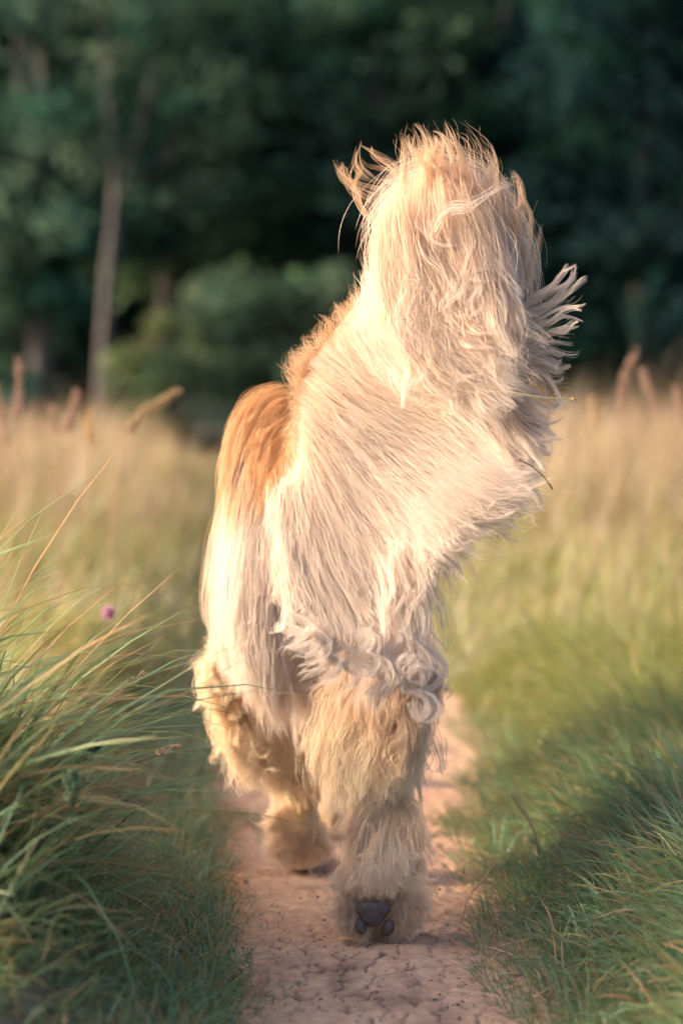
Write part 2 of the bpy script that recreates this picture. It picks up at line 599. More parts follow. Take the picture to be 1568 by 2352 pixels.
def tree(name, base, height, crown, pal, label, cat='tree', trunk_r=0.14, limbs=7, ncl=70, nper=170, leaf=0.09, rc=0.5, trunk_path=None,
         extra_limbs=None, group=None, lim0=0.3):
    root = link(bpy.data.objects.new(name, None))
    root.location = base
    tag(root, label, cat, group)
    b = np.array(base, float)
    if trunk_path is None:
        zt = np.linspace(0, height * 0.8, 9)
        wob = np.cumsum(RNG.normal(0, 0.07, (9, 2)), 0)
        wob[0] = 0
        TP = np.column_stack([wob[:, 0], wob[:, 1], zt])
    else:
        TP = catmull(np.array(trunk_path) - b, 16)
    TR = np.linspace(trunk_r, trunk_r * 0.3, len(TP))
    TR[0] *= 1.3
    T = [tube(TP, TR, 10)]
    cc, crx, cry, crz = crown
    cc = np.array(cc, float)
    for i in range(limbs):
        s = TP[int(len(TP) * (lim0 + (0.9 - lim0) * i / max(1, limbs)))]
        e = cc + unit(RNG.normal(0, 1, 3)) * np.array([crx, cry, crz]) * 0.8
        e[2] = max(e[2], s[2] + 0.3)
        m = (s + e) / 2 + np.array([0, 0, 0.25 * crz * 0.3])
        T.append(tube(catmull([s, m, e], 8), np.linspace(trunk_r * 0.42, 0.015, 8), 6))
    for el in (extra_limbs or []):
        T.append(tube(catmull(np.array(el[0]) - b, 10), np.linspace(el[1], el[2], 10), 8))
    v, f = tubes_merge(T)
    mesh_np('trunk', v, f, M_BARK, root, smooth=True)
    P, R = crown_centres(cc, crx, cry, crz, ncl, rc)
    ok = (P[:, 2] > 0.3)
    q, f, c = leaf_cloud(P[ok], R[ok], nper, leaf, pal, [1] * len(pal))
    mesh_np('crown', q, f, M_LEAF, root, col=c)
    return root


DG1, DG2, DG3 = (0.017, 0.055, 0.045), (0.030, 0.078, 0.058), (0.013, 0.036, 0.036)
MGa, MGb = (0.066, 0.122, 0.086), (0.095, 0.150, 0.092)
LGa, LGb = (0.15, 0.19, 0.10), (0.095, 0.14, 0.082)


def gb(px, d):
    p = U(px, 1000, d)
    return (float(p[0]), d, 0.0)


# slender forked tree on the left
D1 = 22.0
trk = [U(228, 1075, D1), U(232, 920, D1), U(240, 770, D1), U(250, 620, D1), U(264, 480, D1), U(262, 350, D1), U(248, 200, D1), U(232, 60, D1), U(225, -120, D1)]
lim = [([U(264, 470, D1), U(300, 370, D1), U(338, 240, D1), U(365, 60, D1)], 0.050, 0.02),
       ([U(266, 460, D1), U(330, 405, D1), U(420, 330, D1)], 0.026, 0.012)]
b0 = trk[0].copy()
b0[2] = 0
trk[0] = b0
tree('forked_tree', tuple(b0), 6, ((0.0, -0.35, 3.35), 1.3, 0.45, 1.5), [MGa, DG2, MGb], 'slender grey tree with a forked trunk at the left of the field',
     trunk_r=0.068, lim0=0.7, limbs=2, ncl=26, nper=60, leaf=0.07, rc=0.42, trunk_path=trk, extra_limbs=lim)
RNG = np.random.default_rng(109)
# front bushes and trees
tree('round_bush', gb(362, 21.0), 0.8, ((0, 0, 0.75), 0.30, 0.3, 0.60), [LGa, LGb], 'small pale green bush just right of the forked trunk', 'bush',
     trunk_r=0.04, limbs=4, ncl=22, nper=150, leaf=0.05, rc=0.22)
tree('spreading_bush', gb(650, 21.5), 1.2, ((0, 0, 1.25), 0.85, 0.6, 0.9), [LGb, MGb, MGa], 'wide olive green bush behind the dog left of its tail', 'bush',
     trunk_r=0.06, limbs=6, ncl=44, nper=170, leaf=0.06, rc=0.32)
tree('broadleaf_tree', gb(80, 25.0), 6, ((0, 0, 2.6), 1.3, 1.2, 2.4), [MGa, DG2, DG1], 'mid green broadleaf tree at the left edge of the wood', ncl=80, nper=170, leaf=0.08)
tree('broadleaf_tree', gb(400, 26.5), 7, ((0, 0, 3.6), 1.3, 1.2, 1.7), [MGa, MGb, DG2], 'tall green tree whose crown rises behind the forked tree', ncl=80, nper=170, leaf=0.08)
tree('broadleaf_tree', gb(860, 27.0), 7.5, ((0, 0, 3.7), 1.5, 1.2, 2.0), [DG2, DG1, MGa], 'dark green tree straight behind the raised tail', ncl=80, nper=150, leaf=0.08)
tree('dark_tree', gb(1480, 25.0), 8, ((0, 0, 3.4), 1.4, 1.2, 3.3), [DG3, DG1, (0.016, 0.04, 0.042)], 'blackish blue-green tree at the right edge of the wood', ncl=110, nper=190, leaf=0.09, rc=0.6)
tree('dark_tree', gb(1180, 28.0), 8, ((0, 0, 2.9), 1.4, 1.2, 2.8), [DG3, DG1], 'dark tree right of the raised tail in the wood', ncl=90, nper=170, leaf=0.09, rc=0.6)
RNG = np.random.default_rng(108)
# woodland mass behind and to both sides
pts, rds = [], []
for row, (yy, nt_) in enumerate(((30, 11), (34, 13), (39, 15))):
    for i in range(nt_):
        cx = (i - (nt_ - 1) / 2) * 3.4 + RNG.normal(0, 0.5)
        P, R = crown_centres((cx, yy + RNG.normal(0, .5), 4.2 + row * 1.1), 2.2, 1.5, 4.4 + row * 0.8, 60, 0.95)
        pts.append(P)
        rds.append(R)
P = np.vstack(pts)
R = np.concatenate(rds)
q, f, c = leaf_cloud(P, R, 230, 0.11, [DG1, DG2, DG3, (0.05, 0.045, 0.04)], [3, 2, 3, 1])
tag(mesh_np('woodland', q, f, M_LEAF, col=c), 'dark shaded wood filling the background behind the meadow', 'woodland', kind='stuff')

# ------------------------------------------------------------------ hair curves
class Hair:
    def __init__(self):
        self.P, self.R, self.C, self.S = [], [], [], []

    def add(self, P, R, C):
        n, k, _ = P.shape
        self.P.append(P.reshape(-1, 3).astype(np.float32))
        self.R.append(np.broadcast_to(R, (n, k)).reshape(-1).astype(np.float32))
        C = np.broadcast_to(C, (n, k, 3)).reshape(-1, 3)
        self.C.append(C.astype(np.float32))
        self.S += [k] * n

    def build(self, name, mat, parent):
        h = bpy.data.hair_curves.new(name)
        h.add_curves(self.S)
        P = np.vstack(self.P)
        h.position_data.foreach_set('vector', P.ravel())
        a = h.attributes.get('radius') or h.attributes.new('radius', 'FLOAT', 'POINT')
        a.data.foreach_set('value', np.concatenate(self.R))
        c = h.attributes.new('tint', 'FLOAT_COLOR', 'POINT')
        C = np.ones((len(P), 4), dtype=np.float32)
        C[:, :3] = np.clip(np.vstack(self.C), 0.01, 0.92)
        c.data.foreach_set('color', C.ravel())
        h.materials.append(mat)
        return link(bpy.data.objects.new(name, h), parent)


RNG = np.random.default_rng(102)
# ------------------------------------------------------------------ the dog
dog = link(bpy.data.objects.new('dog', None))
DOGLOC = Vector((-0.02, 3.05, 0.0))
dog.location = DOGLOC
tag(dog, 'long-haired cream and ginger dog walking away along the path with its plumed tail blown up', 'dog')
OFF = np.array(DOGLOC)

# tail stem
STEM = [(722, 1110, 3.03), (712, 1010, 2.95), (722, 900, 2.91), (770, 800, 2.90), (828, 720, 2.90), (868, 640, 2.90), (892, 560, 2.90), (925, 500, 2.89),
        (985, 462, 2.88), (1050, 455, 2.86), (1105, 480, 2.84)]
stem3 = np.array([U(*p) for p in STEM])

bones = [
    # trunk
    [(-.025, 3.00, .50, .085), (-.025, 3.12, .515, .108), (-.03, 3.32, .52, .100), (-.03, 3.55, .49, .118), (-.02, 3.78, .475, .118), (.015, 3.91, .545, .098), (.05, 4.01, .61, .082), (.07, 4.10, .64, .078), (.078, 4.19, .635, .056), (.082, 4.26, .615, .038), (.084, 4.31, .605, .032)],
    # left hind
    [(-.078, 3.07, .49, .074), (-.082, 3.13, .40, .070), (-.080, 3.19, .32, .052), (-.072, 3.13, .22, .034), (-.054, 3.11, .145, .023), (-.054, 3.17, .075, .018), (-.054, 3.22, .030, .026), (-.054, 3.27, .020, .020)],
    # right hind, pushing off with the sole turned back
    [(.024, 3.04, .49, .078), (.034, 3.08, .40, .076), (.046, 3.10, .31, .058), (.054, 3.00, .225, .035), (.050, 2.905, .165, .024), (.042, 2.835, .100, .020), (.036, 2.800, .050, .028), (.034, 2.812, .018, .022)],
    # left front
    [(-.080, 3.74, .44, .060), (-.075, 3.70, .32, .036), (-.045, 3.58, .19, .024), (-.02, 3.50, .10, .018), (-.012, 3.47, .03, .024), (-.012, 3.52, .018, .020)],
    # right front
    [(.050, 3.78, .44, .060), (.052, 3.80, .32, .036), (.045, 3.88, .18, .024), (.040, 3.92, .09, .018), (.040, 3.97, .025, .024), (.040, 4.01, .018, .020)],
    # tail
    [(*p, r) for p, r in zip(stem3, [.024, .022, .019, .016, .014, .012, .010, .009, .007, .006, .005])],
    # ears
    [(.02, 4.09, .69, .024), (-.005, 4.09, .62, .026), (-.012, 4.10, .56, .018)],
    [(.12, 4.09, .69, .024), (.148, 4.09, .62, .026), (.155, 4.10, .56, .018)],
]


def build_body():
    import bmesh
    bm = bmesh.new()
    from mathutils import Matrix
    for chain in bones:
        ch = np.array(chain)
        L = np.concatenate([[0], np.cumsum(np.linalg.norm(np.diff(ch[:, :3], axis=0), axis=1))])
        m = max(6, int(L[-1] / 0.012))
        tt = np.linspace(0, len(ch) - 1, m)
        Q = catmull(ch, m)
        for q in Q:
            bmesh.ops.create_icosphere(bm, subdivisions=2, radius=max(0.005, q[3]), matrix=Matrix.Translation(q[:3]))
    me = bpy.data.meshes.new('raw')
    bm.to_mesh(me)
    bm.free()
    o = bpy.data.objects.new('raw', me)
    SC.collection.objects.link(o)
    r = o.modifiers.new('r', 'REMESH')
    r.mode = 'VOXEL'
    r.voxel_size = 0.006
    s = o.modifiers.new('s', 'SMOOTH')
    s.iterations = 8
    s.factor = 0.6
    dg = bpy.context.evaluated_depsgraph_get()
    ev = o.evaluated_get(dg)
    m2 = bpy.data.meshes.new_from_object(ev)
    bpy.data.objects.remove(o)
    return m2


bme = build_body()
bme.name = 'body'
nv = len(bme.vertices)
co = np.empty(nv * 3, np.float32)
bme.vertices.foreach_get('co', co)
co = co.reshape(-1, 3).astype(float)
bme.calc_loop_triangles()
tri = np.empty(len(bme.loop_triangles) * 3, np.int32)
bme.loop_triangles.foreach_get('vertices', tri)
tri = tri.reshape(-1, 3)
bme.vertices.foreach_set('co', (co - OFF).astype(np.float32).ravel())
bme.polygons.foreach_set('use_smooth', np.ones(len(bme.polygons), dtype=bool))
bme.materials.clear()
bme.materials.append(M_SKIN)
bme.update()
link(bpy.data.objects.new('body', bme), dog)

# ---- coat
GING = np.array([0.64, 0.375, 0.185])
GOLD = np.array([0.74, 0.50, 0.29])
CREAM = np.array([0.78, 0.63, 0.51])
WHITE = np.array([0.815, 0.72, 0.65])


def lerp3(a, b, t):
    return a * (1 - t[:, None]) + b * t[:, None]


def coat_colour(P, Nn):
    x, y, z = P[:, 0], P[:, 1], P[:, 2]
    c = np.tile(WHITE, (len(P), 1))
    # legs fade to gold/cream, brightened to carry golden sunlight
    t = smoothstep(0.34, 0.22, z)
    c = lerp3(c, np.tile(np.array([0.91, 0.74, 0.54]), (len(P), 1)), t)
    c = lerp3(c, np.tile(np.array([0.82, 0.66, 0.54]), (len(P), 1)), smoothstep(0.03, 0.07, x) * smoothstep(0.26, 0.32, z))  # right flank tinted peach to warm its cool shaded side
    # left stifle patch warmer
    t = smoothstep(0.10, 0.0, np.abs(z - 0.27)) * (x < -0.03)
    c = lerp3(c, np.tile(GOLD, (len(P), 1)), t * 0.8)
    # ginger saddle, down the flanks forward of the thighs
    edge = 0.50 + 0.03 * vnoise(x * 30, y * 30, 3) - 0.25 * smoothstep(3.06, 3.25, y)
    t = smoothstep(edge - 0.02, edge + 0.03, z)
    c = lerp3(c, np.tile(GING, (len(P), 1)), t)
    t = smoothstep(3.12, 3.3, y) * smoothstep(0.2, 0.32, z)
    c = lerp3(c, np.tile(GING * 0.6 + GOLD * 0.4, (len(P), 1)), t * 0.8)
    return c


def grow(P0, Nn, flow, length, K, lift, grav, wav, wfreq):
    """strands growing off the skin"""
    n = len(P0)
    s = np.linspace(0, 1, K)
    P = np.zeros((n, K, 3))
    P[:, 0] = P0
    d = unit(Nn * lift[:, None] + flow)
    ph = RNG.uniform(0, 6.28, (n, 1))
    e1 = unit(np.cross(d, Nn) + 1e-4)
    step = (length / (K - 1))[:, None]
    for k in range(1, K):
        d = unit(d * 1.0 + flow * 0.25 - np.array([0, 0, 1.0]) * (grav * (1.0 / K))[:, None] * 4)
        w = np.sin(ph + s[k] * wfreq[:, None]) * wav[:, None] * (0.3 + s[k])
        P[:, k] = P[:, k - 1] + unit(d + e1 * w + Nn * np.cos(ph + s[k] * wfreq[:, None]) * wav[:, None] * 0.4) * step
    return P


a_, b_, c_ = co[tri[:, 0]], co[tri[:, 1]], co[tri[:, 2]]
cr = np.cross(b_ - a_, c_ - a_)
area = np.linalg.norm(cr, axis=1) / 2
tn = unit(cr)
cen = (a_ + b_ + c_) / 3


# smooth normals: average over vertices
vn = np.zeros_like(co)
for j in range(3):
    np.add.at(vn, tri[:, j], cr)
vn = unit(vn)

# distance of every triangle to the tail stem, to leave the plume to its own hair
stem_f = catmull(stem3, 80)
def near_stem(P, i0=14):
    return np.min(np.linalg.norm(P[:, None, :] - stem_f[None, i0::3, :], axis=2), axis=1)


dst = near_stem(cen)
on_tail = (dst < 0.03)
wgt = area * np.where(cen[:, 1] < 3.45, 1.0, 0.65)
wgt[on_tail] *= 0.35


def roots(n, w):
    t = RNG.choice(len(tri), n, p=w / w.sum())
    u = RNG.random((n, 2))
    f = u.sum(1) > 1
    u[f] = 1 - u[f]
    P = a_[t] + (b_[t] - a_[t]) * u[:, :1] + (c_[t] - a_[t]) * u[:, 1:]
    Nn = unit(vn[tri[t, 0]] * (1 - u.sum(1))[:, None] + vn[tri[t, 1]] * u[:, :1] + vn[tri[t, 2]] * u[:, 1:])
    return P, Nn


def coat_field(P, Nn):
    """flow, length, lift, gravity, wave, frequency by place on the body"""
    n = len(P)
    x, y, z = P[:, 0], P[:, 1], P[:, 2]
    leg = smoothstep(0.30, 0.18, z)
    foot = smoothstep(0.11, 0.06, z)
    rear = (y < 3.45)
    xc = -0.025
    out = np.sign(x - xc) * smoothstep(0.0, 0.06, np.abs(x - xc))
    flow = np.stack([0.10 * out, -0.35 - 0 * x, -1.0 + 0 * x], -1)
    # top of the back: hair runs backwards and outwards
    top = smoothstep(0.3, 0.8, Nn[:, 2])
    flow = flow * (1 - top)[:, None] + np.stack([0.7 * out, -0.9 + 0 * x, -0.25 + 0 * x], -1) * top[:, None]
    # legs: feathers run backwards
    flow = flow * (1 - leg)[:, None] + np.stack([0.0 * x, -0.55 + 0 * x, -0.9 + 0 * x], -1) * leg[:, None]
    flow = flow + RNG.normal(0, 0.10, (n, 3))
    # make tangent
    flow = unit(flow)
    flow = flow - Nn * np.sum(flow * Nn, 1)[:, None] * 0.85
    flow = unit(flow + 1e-5)
    ln = 0.045 + 0.040 * smoothstep(0.52, 0.40, z)
    ln = ln + 0.012 * leg
    low = smoothstep(0.36, 0.30, z) * smoothstep(0.16, 0.24, z)
    ln = ln + 0.035 * low
    ln = ln * (1 - 0.58 * smoothstep(0.24, 0.15, z))
    ln = ln * (1 - 0.35 * smoothstep(0.07, 0.09, x) * smoothstep(0.34, 0.28, z))
    ln = ln * (1 - 0.10 * foot)
    shank = smoothstep(0.24, 0.17, z)
    ln = ln * (1 - 0.15 * shank)
    ln = np.where(top > 0.5, 0.038, ln)
    ln = np.where(z > 0.58, np.minimum(ln, 0.035), ln)
    lift = 0.28 + 0.15 * leg - 0.15 * foot
    grav = 0.30 + 0 * x + 0.3 * leg
    wav = 0.10 + 0.30 * low + 0.12 * smoothstep(0.45, 0.3, z)
    frq = 7 + 4 * low
    rightside = smoothstep(0.045, 0.075, x) * smoothstep(0.26, 0.32, z)
    ln = ln * (1 - 0.62 * rightside)
    lift = lift + 0.5 * rightside
    leftside = smoothstep(-0.08, -0.11, x) * smoothstep(0.26, 0.32, z)
    ln = ln * (1 - 0.68 * leftside)
    ln = ln * (1 - 0.45 * smoothstep(-0.09, -0.115, x) * smoothstep(0.38, 0.30, z))
    head = y > 3.85
    ln = np.where((y > 3.4) & (z > 0.3), np.maximum(ln, 0.055), ln)
    ln = np.where(head & (y > 4.14), 0.022, ln)
    return flow, ln, lift, grav, wav, frq


def coat(hair, n, ng, w, clump=0.75, rr=0.00034, K=11):
    Pg, Ng = roots(ng, w)
    fl, ln, li, gr, wa, fq = coat_field(Pg, Ng)
    G = grow(Pg, Ng, fl, ln * RNG.uniform(0.6, 1.35, ng), K, li, gr, wa * 1.4, fq)
    gcol = np.clip(1 + RNG.normal(0, 0.07, ng), 0.75, 1.2)
    P, Nn = roots(n, w)
    fl, ln, li, gr, wa, fq = coat_field(P, Nn)
    H = grow(P, Nn, fl, ln * RNG.uniform(0.45, 1.15, n), K, li, gr, wa * 0.6, fq)
    kd = kdtree.KDTree(ng)
    for i, p in enumerate(Pg):
        kd.insert(p, i)
    kd.balance()
    gi = np.array([kd.find(p)[1] for p in P])
    s = np.linspace(0, 1, K)
    cl = np.clip(clump + RNG.normal(0, 0.15, n), 0.1, 0.95)
    wgt_ = cl[:, None] * s[None, :] ** 0.9
    off = (P - Pg[gi])
    tgt = G[gi] + off[:, None, :] * (1 - 0.80 * s[None, :, None] ** 0.8) + RNG.normal(0, 0.0012, (n, 1, 3)) * s[None, :, None]
    H = H * (1 - wgt_[..., None]) + tgt * wgt_[..., None]
    col = coat_colour(P, Nn) * gcol[gi][:, None] * (1 + RNG.normal(0, 0.05, (n, 1)))
    C = col[:, None, :] * (0.90 + 0.13 * s[None, :, None])
    R = rr * (1 - 0.75 * s[None, :] ** 1.5) * RNG.uniform(0.7, 1.2, (n, 1))
    H[..., 2] = np.maximum(H[..., 2], 0.004)
    hair.add(H - OFF, R, C)


h = Hair()
torso_w = wgt * (cen[:, 2] > 0.30)
leg_w = wgt * (cen[:, 2] <= 0.30)
coat(h, 90000, 4200, torso_w, clump=0.5, rr=0.0003)
h.build('coat', M_FUR, dog)
h = Hair()
leg_w = leg_w * np.where(cen[:, 2] < 0.10, 1.6, 1.0)
coat(h, 70000, 3000, leg_w, clump=0.75, rr=0.00030, K=13)
h.build('leg_coat', M_FUR, dog)


# ---- tail plume, combed as sheets of locks
def sheet_paths(guides, K):
    """guides: list of (list of (px,py) , d_root, d_tip)"""
    G = []
    for pts, d0, d1 in guides:
        pts = [(px, py) if px < 850 or py > 800 else (990 + (px - 990) * (1 - 0.15 * min(1.0, (800 - py) / 300.0)), py) for px, py in pts] if pts[0][0] > 840 and min(q[1] for q in pts) < 700 and max(q[0] for q in pts) < 1235 else pts
        m = len(pts)
        p3 = [U(px, py, d0 + (d1 - d0) * (i / (m - 1))) for i, (px, py) in enumerate(pts)]
        G.append(catmull(p3, K))
    return np.array(G)


def strands(hair, guides, n, K=24, depth=0.02, jitter=0.012, wave=0.008, wf=6, s0=(0, .7), ln=(.15, .5), col=None, coltip=None, rr=0.0002, dev=0.06):
    """single hairs following a sheet, each on its own way"""
    G = sheet_paths(guides, 64)
    ng = len(G)
    t = RNG.random(n) * (ng - 1)
    i = np.minimum(t.astype(int), ng - 2)
    f = (t - i)[:, None, None]
    path = G[i] * (1 - f) + G[i + 1] * f
    a = RNG.uniform(s0[0], s0[1], n)
    b = np.minimum(a + RNG.uniform(ln[0], ln[1], n), 1.0)
    s = np.linspace(0, 1, K)
    ss = (a[:, None] + (b - a)[:, None] * s[None, :]) * 63
    ii = np.minimum(ss.astype(int), 62)
    ff = (ss - ii)[..., None]
    rows = np.arange(n)[:, None]
    c = path[rows, ii] * (1 - ff) + path[rows, ii + 1] * ff
    T = unit(np.gradient(c, axis=1))
    e2 = np.array([0, -1.0, 0])
    e1 = unit(np.cross(T, e2))
    Lg = np.linalg.norm(np.diff(c, axis=1), axis=2).sum(1)[:, None]
    o1 = RNG.normal(0, jitter, (n, 1)) + RNG.normal(0, dev, (n, 1)) * Lg * s[None, :] ** 1.4
    o1 = o1 + np.sin(RNG.uniform(0, 6.28, (n, 1)) + s[None, :] * wf * RNG.uniform(.5, 1.5, (n, 1))) * wave * RNG.random((n, 1)) * (.2 + s[None, :])
    o2 = RNG.uniform(-1, 1, (n, 1)) * depth + RNG.normal(0, dev, (n, 1)) * Lg * s[None, :]
    o2 = o2 + np.sin(RNG.uniform(0, 6.28, (n, 1)) + s[None, :] * wf) * wave * .7 * RNG.random((n, 1)) * (.2 + s[None, :])
    P = c + e1 * o1[..., None] + e2 * o2[..., None]
    tip = col if coltip is None else coltip
    C = (col * (1 - s[None, :, None]) + tip * s[None, :, None]) * (1 + RNG.normal(0, .07, (n, 1, 1)))
    hair.add(P - OFF, rr * (1 - .75 * s[None, :] ** 2) * RNG.uniform(.6, 1.2, (n, 1)) * (0.15 + 0.85 * np.minimum(1, s[None, :] * 5)), C)


def locks(hair, guides, nlocks, per, K=30, lock_r=0.0055, depth=0.03, jitter=0.010, curl=0.006, curl_f=7, s0=(0, .35), s1=(.6, 1.03), col=None, coltip=None,
          rr=0.00022, frizz=0.0035, bias=None, stray=0.08, tipr=0.10, dev=0.035, shmin=0.5, snap=False, sp=0.45, group=0, back=0.0):
    G = sheet_paths(guides, 64)
    ng = len(G)
    for j in range(nlocks):
        t = RNG.random() * (ng - 1) if bias is None else bias(RNG.random()) * (ng - 1)
        if group:
            t = float(np.clip(t - 0.85 / (6.283 * group) * math.sin(6.283 * group * t + 1.3 * math.sin(t * 5)), 0, ng - 1))
        if snap:
            t = float(np.clip(j % ng + RNG.normal(0, 0.13), 0, ng - 1))
        i = min(int(t), ng - 2)
        f = t - i
        path = G[i] * (1 - f) + G[i + 1] * f
        a, b = RNG.uniform(*s0), RNG.uniform(*s1)
        if a < 0.25 and s0[1] > 0.3:
            a = RNG.uniform(0, 0.35)
        ss = np.linspace(a, min(b, 1.0), K) * 63
        ii = np.minimum(ss.astype(int), 62)
        ff = (ss - ii)[:, None]
        c = path[ii] * (1 - ff) + path[ii + 1] * ff
        s = np.linspace(0, 1, K)
        T = unit(np.gradient(c, axis=0))
        e2 = np.array([0, -1.0, 0])
        e1 = unit(np.cross(T, e2))
        Lg = np.linalg.norm(np.diff(c, axis=0), axis=1).sum()
        dd = RNG.uniform(-1, 1) * depth - back
        c = c + e2 * dd * (0.4 + 0.6 * s[:, None]) + e1 * (RNG.normal(0, jitter) * (0.3 + s[:, None]))
        c = c + e1 * (RNG.normal(0, dev) * Lg * s[:, None] ** 1.3 + RNG.normal(0, dev * 0.5) * Lg * np.sin(s[:, None] * 3.1)) + e2 * (RNG.normal(0, dev * 0.6) * Lg * s[:, None])
        ph, ph2 = RNG.uniform(0, 6.28, 2)
        fr = curl_f * RNG.uniform(0.6, 1.5)
        am = curl * RNG.uniform(0.3, 1.4) * s[:, None] ** 1.2
        c = c + e1 * np.sin(ph + fr * s)[:, None] * am + e2 * np.cos(ph2 + fr * s)[:, None] * am * 0.8
        # strands of the lock: a few sub-locks, each drawing together towards its tip
        r = 1.35 * lock_r * RNG.uniform(0.6, 1.5)
        n = max(6, int(per * RNG.uniform(0.6, 1.4)))
        ns = 4
        so = RNG.normal(0, 1, (ns, 2)) * 0.75
        sub = RNG.integers(0, ns, n)
        sph = RNG.uniform(0, 6.28, (ns, 2))
        sfr = RNG.uniform(2, 7, (ns, 1))
        swv = np.sin(sph[:, :1] + s[None, :] * sfr) * 0.5 * s[None, :]
        swv2 = np.cos(sph[:, 1:] + s[None, :] * sfr) * 0.5 * s[None, :]
        o = RNG.normal(0, 1, (n, 2)) * 0.62
        pinch = 0.55 + 0.45 * np.minimum(1, s * 4)
        wide = pinch * (1 - sp * s)
        prof = pinch * (1 - (1 - tipr) * s ** 1.9)
        o1 = (so[sub, :1] * wide[None, :] + swv[sub] + o[:, :1] * prof[None, :]) * r
        o2 = (so[sub, 1:] * wide[None, :] + swv2[sub] + o[:, 1:] * prof[None, :]) * r * 0.8
        p1, p2 = RNG.uniform(0, 6.28, (n, 1)), RNG.uniform(0, 6.28, (n, 1))
        fz = frizz * RNG.uniform(0.2, 1.0, (n, 1)) * (0.2 + s[None, :])
        isst = RNG.random((n, 1)) < stray
        fz = np.where(isst, fz * 3.5, fz)
        o1 = o1 + np.sin(p1 + s[None, :] * RNG.uniform(3, 9, (n, 1))) * fz
        o2 = o2 + np.sin(p2 + s[None, :] * RNG.uniform(3, 9, (n, 1))) * fz
        P = c[None] + e1[None] * o1[..., None] + e2 * o2[..., None]
        # individual roots and lengths
        sh = 1 - (1 - shmin) * RNG.random((n, 1)) ** 1.4
        st = RNG.random((n, 1)) * 0.28 * min(1.0, a * 6)
        idx = (st + (sh - st) * s[None, :]) * (K - 1)
        i0 = np.minimum(idx.astype(int), K - 2)
        fr_ = (idx - i0)[..., None]
        rows = np.arange(n)[:, None]
        P = P[rows, i0] * (1 - fr_) + P[rows, i0 + 1] * fr_
        base = col(t / (ng - 1)) if callable(col) else col
        tip = base if coltip is None else coltip
        br = np.clip(1 + RNG.normal(0, 0.035) + RNG.normal(0, 0.03, ns), 0.8, 1.12)[sub][:, None, None]
        ct = s[None, :, None] ** 1.0
        C = (base * (1 - ct) + tip * ct) * br * (1 + RNG.normal(0, 0.06, (n, 1, 1)))
        R = rr * (1 - 0.75 * s[None, :] ** 2) * RNG.uniform(0.7, 1.2, (n, 1)) * (0.15 + 0.85 * np.minimum(1, s[None, :] * 5))
        hair.add(P - OFF, R, C)


RNG = np.random.default_rng(103)
PLUME = WHITE * 0.99
PEACH = np.array([0.82, 0.63, 0.48])
TAN = np.array([0.68, 0.45, 0.27])
tail = Hair()
# A: curtain blown right and down from the lower stem
A = [
    ([(655, 1090), (650, 1190), (655, 1290), (690, 1390), (690, 1450), (655, 1500)], 2.86, 2.80),
    ([(672, 1080), (675, 1210), (700, 1330), (745, 1420), (775, 1480), (740, 1530)], 2.86, 2.78),
    ([(690, 1050), (705, 1190), (750, 1320), (815, 1430), (845, 1490), (830, 1560)], 2.86, 2.77),
    ([(700, 1010), (745, 1150), (805, 1280), (870, 1390), (905, 1470), (890, 1540)], 2.86, 2.76),
    ([(690, 970), (765, 1100), (845, 1220), (905, 1320), (950, 1430), (955, 1560)], 2.86, 2.76),
    ([(685, 940), (785, 1050), (875, 1150), (945, 1230), (975, 1310), (985, 1400)], 2.86, 2.75),
    ([(685, 900), (800, 1000), (900, 1090), (985, 1160), (1020, 1215), (1060, 1255)], 2.86, 2.74),
    ([(690, 870), (820, 960), (950, 1045), (1050, 1115), (1105, 1170), (1140, 1195)], 2.86, 2.73),
    ([(705, 840), (840, 925), (990, 1000), (1100, 1070), (1160, 1105), (1225, 1128)], 2.86, 2.72),
    ([(730, 800), (855, 890), (1020, 950), (1125, 1010), (1190, 1055), (1245, 1100)], 2.86, 2.72),
    ([(765, 760), (875, 845), (1040, 905), (1135, 960), (1190, 1010), (1230, 1065)], 2.86, 2.72),
    ([(800, 725), (895, 815), (1050, 870), (1125, 915), (1175, 965), (1215, 1030)], 2.86, 2.72),
]
locks(tail, A[:7], 300, 44, depth=0.015, back=.024, col=PEACH, coltip=PLUME * .95, curl=0.012, curl_f=6, lock_r=0.0058, s0=(0, .6), s1=(.55, 1.05), sp=.6, dev=.045)  # set-back sheet coloured darker, paints shade into the gaps between locks
locks(tail, A[5:], 330, 44, depth=0.015, back=.024, col=TAN * .3 + PEACH * 0.7, coltip=PLUME, curl=0.007, curl_f=3.5, lock_r=0.0045, s0=(0, .6), s1=(.7, 1.08), shmin=.75, frizz=.002, sp=.85, tipr=.03, dev=.045)  # upper under-sheet, darker roots for the same painted gaps
locks(tail, A[:7], 330, 44, group=2.6, depth=0.010, col=PLUME, coltip=PLUME, curl=0.013, curl_f=6, lock_r=0.0040, s0=(0, .6), s1=(.5, 1.0), jitter=0.012, dev=.08, sp=.7)
locks(tail, A[5:], 400, 42, group=2.3, depth=0.010, col=PEACH * 0.4 + PLUME * 0.6, coltip=PLUME, curl=0.008, curl_f=4, lock_r=0.0032, s0=(0, .55), s1=(.6, 1.05), jitter=0.014, dev=.05, shmin=.75, sp=.85, tipr=.03)
strands(tail, A, 6000, s0=(0, .5), ln=(.15, .33), depth=.02, col=PLUME, coltip=PLUME, jitter=.012, wave=.012)
strands(tail, A[5:], 3000, depth=.03, s0=(.3, .6), ln=(.15, .3), col=PLUME, coltip=PLUME, jitter=.012, wave=.01, dev=.07)
# A': short strong roots near the stem, warmer
locks(tail, A, 130, 40, depth=0.02, col=PEACH, coltip=PLUME, lock_r=0.006, s0=(0, .08), s1=(.25, .55), curl=0.005)
